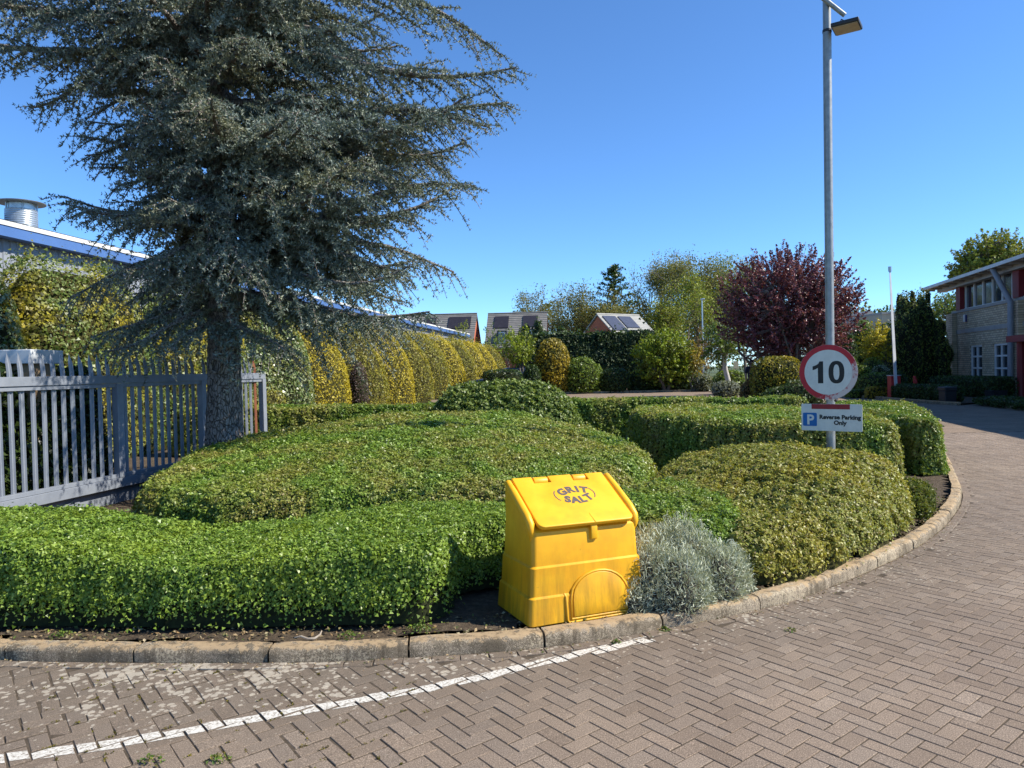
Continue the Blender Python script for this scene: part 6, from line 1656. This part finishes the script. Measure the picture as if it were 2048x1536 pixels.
MB().prism([(xy(1727, 64), 3.0), (xy(1757, 64), 3.0), (xy(1757, 64), zat(1745, 632, 64)), (xy(1742, 64), zat(1745, 621, 64)), (xy(1727, 64), zat(1745, 632, 64))], lambda a, b, d: (a, d, b), 64, 68).build('roof', M_TILE2, of2)
MB().box((xy(1728, 64), 64.1, 0), (xy(1756, 64), 67.9, 3.0)).build('wall', M_FRAME, of2)
for u0, u1, vt, Yc, mt, lab in ((1700, 1752, 640, 52, M_LMID, 'tall green shrubbery behind the yellow flowering bush'), (1748, 1800, 646, 50, M_LDARK, 'dark shrubbery left of the yew top'), (1660, 1712, 650, 50, M_LDARK, 'dark shrubbery behind the right side of the plum')):
    dome('shrubbery', lab, u0, u1, vt, Yc, mt, 1800, .17, fly=.15)
# oak behind the office
Y = 58.0
shoot_tree('oak_tree', 'large yellow green oak rising behind the brick office', 'tree', (xy(1985, Y), Y, 0), 5.0, .45, (xy(1990, Y), Y, zat(1990, 535, Y)), (wpx(84, Y), wpx(70, Y), wpx(76, Y)), 26, 620, 1.4, 40, .20, M_LSPRING2, M_BARKG, up=.35, spread=.14, tri=True, inner=.3, limb_r=.5)
shoot_tree('oak_tree', 'darker lower part tree between the yew and the office wall', 'tree', (xy(1900, 50), 50, 0), 2.5, .2, (xy(1898, 50), 50, zat(1898, 625, 50)), (wpx(30, 50), 1.2, wpx(50, 50)), 10, 110, 1.0, 24, .16, M_LMID, M_BARKG, tri=True, spread=.15)
# woodland that closes the view beyond the houses
wd = bpy.data.objects.new('far_wood', None); COL.objects.link(wd); tag(wd, kind='stuff')
nw = 26000; ww = RNG.uniform(2, 130, nw); hz = (13.0 + 2.0*np.sin(ww*.31) + 1.6*np.sin(ww*.77 + 1))*np.clip((ww + 1)/8, .45, 1)*RNG.uniform(0, 1, nw)**.75
leaves('wood_foliage', np.c_[ww, 150 + RNG.uniform(-4, 4, nw), hz], RNG.normal(size=(nw, 3)) + [0, -.6, .6], .62, leaf_mat('far_wood_leaf', [(0.09, 0.10, 0.035), (0.14, 0.145, 0.045), (0.19, 0.18, 0.06), (0.15, 0.12, 0.06)], None, rough=.8), wd, tri=True)

# ================================================================== BRICK OFFICE
def brickwork():
    m, t, N, L = nt('buff_brickwork'); v = objco(t)
    mp = t.nodes.new('ShaderNodeMapping'); mp.inputs['Rotation'].default_value = (PI/2, 0, 0); L.new(v, mp.inputs[0])
    br = t.nodes.new('ShaderNodeTexBrick'); L.new(mp.outputs[0], br.inputs[0]); br.inputs['Scale'].default_value = 1.0
    br.inputs['Brick Width'].default_value = .30; br.inputs['Row Height'].default_value = .105; br.inputs['Mortar Size'].default_value = .012; br.inputs['Bias'].default_value = -.35
    for k_, c in (('Color1', (0.56, 0.45, 0.30)), ('Color2', (0.33, 0.24, 0.15)), ('Mortar', (0.19, 0.165, 0.13))): br.inputs[k_].default_value = rgba(c)
    n = noise(t, 2.0, 5, .6, v); w = ramp(t, [(.3, .8), (.7, 1.15)], n.outputs[0])
    bsdf(t, mixc(t, 1.0, br.outputs[0], w.outputs[0], 'MULTIPLY'), .9, 0, .2, br.outputs['Fac'], -.4, .01); return m
M_BUFFB = brickwork()
M_STONE = plain('grey_stone_band', (0.34, 0.32, 0.29), (0.27, 0.255, 0.235), 3, .8)
M_DKRED = plain('dark_red_column', (0.22, 0.018, 0.022), (0.17, 0.015, 0.018), 3, .5)
M_SOFF = plain('grey_soffit', (0.40, 0.385, 0.355), (0.33, 0.315, 0.29), 1.5, .6)
M_PIPE = plain('grey_steel_pipe', (0.24, 0.26, 0.285), (0.20, 0.215, 0.24), 3, .45)
M_BLIND = plain('window_blind', (0.40, 0.35, 0.28), (0.33, 0.29, 0.23), 2, .8)
OC = Vector((23.8, 39.1, 0)); od = Vector((-0.2471, -0.9690, 0)).normalized(); on = Vector((od.y, -od.x, 0))
if on.x > 0: on = -on
of_ = thing('office_building', 'two storey buff brick office with red columns and oversailing roof', 'building', tuple(OC), math.atan2(od.y, od.x))
# local x runs along the front towards the camera, local -y or +y is outwards
SGN = 1.0 if (Matrix.Rotation(math.atan2(od.y, od.x), 3, 'Z') @ Vector((0, 1, 0))).dot(on) > 0 else -1.0
def fpt(u, v, off=0.0):
    d = ray(u, v); o_ = Vector((0, 0, EYE)) - (OC + on*off)
    k_ = -o_.dot(on)/d.dot(on); p = Vector((0, 0, EYE)) + d*k_ - OC
    return p.dot(od), p.z
def fbox(name, mat, x0, x1, z0, z1, o0, o1, parent=of_, bev=0.0):
    ya, yb = sorted((o0*SGN, o1*SGN))
    return MB().box((x0, ya, z0), (x1, yb, z1)).build(name, mat, parent, local=True, bevel=bev)
LEN = 27.0
sill = fpt(1976, 609)[1]; head = fpt(1976, 562)[1]; band = fpt(1968, 657)[1]
whd = fpt(1950, 690)[1]
# wall built round its openings: ground floor windows
w1 = (fpt(1940.6, 700)[0], fpt(1964, 700)[0]); w2 = (fpt(1987, 700)[0], fpt(2015, 700)[0])
wins = [w1, w2]
x = w2[1] + 3.2
while x < LEN - 2: wins.append((x, x + 1.4)); x += 3.0
zs0, zs1 = .55, whd
px0 = 0.0
for (a, b) in wins + [(LEN, LEN)]:
    if a > px0: fbox('wall', M_BUFFB, px0, a, 0, sill - .12, -.25, 0)
    if b > a:
        fbox('wall', M_BUFFB, a, b, 0, zs0, -.25, 0); fbox('wall', M_BUFFB, a, b, zs1, sill - .12, -.25, 0)
        wo = fbox('window', M_PANE, a, b, zs0, zs1, -.12, -.10)
        for (xa, xb, za, zb2) in ((a, a + .10, zs0, zs1), (b - .10, b, zs0, zs1), (a + .10, b - .10, zs1 - .10, zs1), (a + .10, b - .10, zs0, zs0 + .08), ((a + b)/2 - .045, (a + b)/2 + .045, zs0 + .08, zs1 - .10)):
            fbox('frame', M_FRAME, xa, xb, za, zb2, -.098, -.04, wo)
        hgt = zs1 - zs0
        for q in (.36, .68):
            fbox('glazing_bar', M_FRAME, a + .10, (a + b)/2 - .046, zs0 + hgt*q - .04, zs0 + hgt*q + .04, -.098, -.045, wo)
            fbox('glazing_bar', M_FRAME, (a + b)/2 + .046, b - .10, zs0 + hgt*q - .04, zs0 + hgt*q + .04, -.098, -.045, wo)
        fbox('blind', M_BLIND, a + .05, b - .05, zs0 + .05, zs1 - .05, -.20, -.18, wo)
    px0 = b
fbox('stone_band', M_STONE, 0, LEN, band - .11, band + .10, .002, .03)
fbox('sill_band', M_STONE, 0, LEN, sill - .118, sill + .02, -.25, .06)
# corner pier and second pier
fbox('corner_pier', M_BUFFB, -.35, .62, 0, sill - .121, .003, .22)
p2a, p2b = fpt(2030, 640)[0], fpt(2043, 640)[0]
fbox('brick_pier', M_BUFFB, p2a - .1, p2b + .2, 0, sill - .121, .003, .20)
EV = head + .10
rc1 = (fpt(1915.7, 600)[0], fpt(1924, 600)[0])
for (a, b) in (rc1, (p2a, p2b)): fbox('red_column', M_DKRED, a, b, sill + .022, EV - .021, -.12, .10)
x = p2b + 4.0
while x < LEN: fbox('red_column', M_DKRED, x, x + .7, sill + .022, EV - .021, -.12, .10); x += 5.0
# ribbon window
gl = fbox('ribbon_window', M_PANE, rc1[1] + .06, LEN - .1, sill + .021, EV + .2, -.20, -.17)
mul = [fpt(q, 600)[0] for q in (1926, 1943, 1960.6, 1979.5, 1999, 2019, 2029)]
x = mul[-1] + 1.6
while x < LEN: mul.append(x); x += 1.45
for q in mul: fbox('mullion', M_FRAME, q - .045, q + .045, sill + .07, EV + .2, -.169, -.10, gl)
fbox('lower_frame', M_FRAME, rc1[1] + .06, LEN - .1, sill + .021, sill + .069, -.169, -.08, gl)
fbox('upper_blind', M_BLIND, rc1[1] + .1, LEN - .2, EV - .42, EV + .18, -.30, -.28, gl)
# roof: soffit beam, oversailing sheet rising outwards
fbox('eaves_beam', M_SOFF, -1.6, LEN, EV - .02, EV + .19, -.1, .28)
m = MB()
for (o_, z_) in (): pass
rs = [(-5.0, EV + .22), (.85, EV + .20), (.85, EV + .30), (-5.0, EV + .34)]
m.prism([(o_, z_) for o_, z_ in rs], lambda a, b, d: (d, a*SGN, b), -2.3, LEN).build('roof', M_SOFF, of_, local=True)
x = -2.0
while x < LEN:
    MB().prism([(.285, EV + .09), (.80, EV + .13), (.80, EV + .195), (.285, EV + .195)], lambda a, b, d: (d, a*SGN, b), x, x + .08).build('rafter', M_SOFF, of_, local=True); x += 1.15
MB().box((-2.32, min(.851*SGN, .93*SGN), EV + .17), (LEN, max(.851*SGN, .93*SGN), EV + .32)).build('gutter', M_TRIM, of_, local=True)
# bracing pipe
b0 = fpt(2021, 780, .35); b1 = fpt(2021, 604, .35); b2 = fpt(1985, 552, .75)
MB().tube([(b0[0], .35*SGN, 0), (b1[0], .35*SGN, b1[1]), (b2[0], .75*SGN, EV + .17)], .115, 12).build('brace_pipe', M_PIPE, of_, local=True, smooth=True, angle=60)
# red portal by the entrance
pz0, pz1 = fpt(2035, 684, .9)[1], fpt(2035, 671, .9)[1]
pa = fpt(2023, 678, .9)[0]
fbox('portal_beam', M_DKRED, pa, pa + 5.0, pz0, pz1, .35, 1.1)
for q in (fpt(2036.5, 740, .9)[0], pa + 4.6):
    MB().tube([(q, .8*SGN, 0), (q, .8*SGN, pz0)], .15, 14).build('portal_column', M_DKRED, of_, local=True, smooth=True, angle=60)
# alarm box
ax_, az_ = fpt(1930, 637, .05)
al = fbox('alarm_box', M_FRAME, ax_ - .16, ax_ + .10, az_ - .18, az_ + .2, .002, .10, of_, .03)
fbox('alarm_strip', plain('blue_strip', (0.05, 0.05, 0.16), None, 5, .5), ax_ + .102, ax_ + .17, az_ - .18, az_ + .18, .004, .09, of_, .02)
# the rest of the block, roofs and end wall
MB().box((0, min(-.26*SGN, -9*SGN), 0), (LEN, max(-.26*SGN, -9*SGN), sill - .2)).build('rear_block', M_BUFFB, of_, local=True)
MB().box((.2, min(-.5*SGN, -9*SGN), sill - .19), (LEN - .2, max(-.5*SGN, -9*SGN), EV + .05)).build('upper_block', M_PANE, of_, local=True)
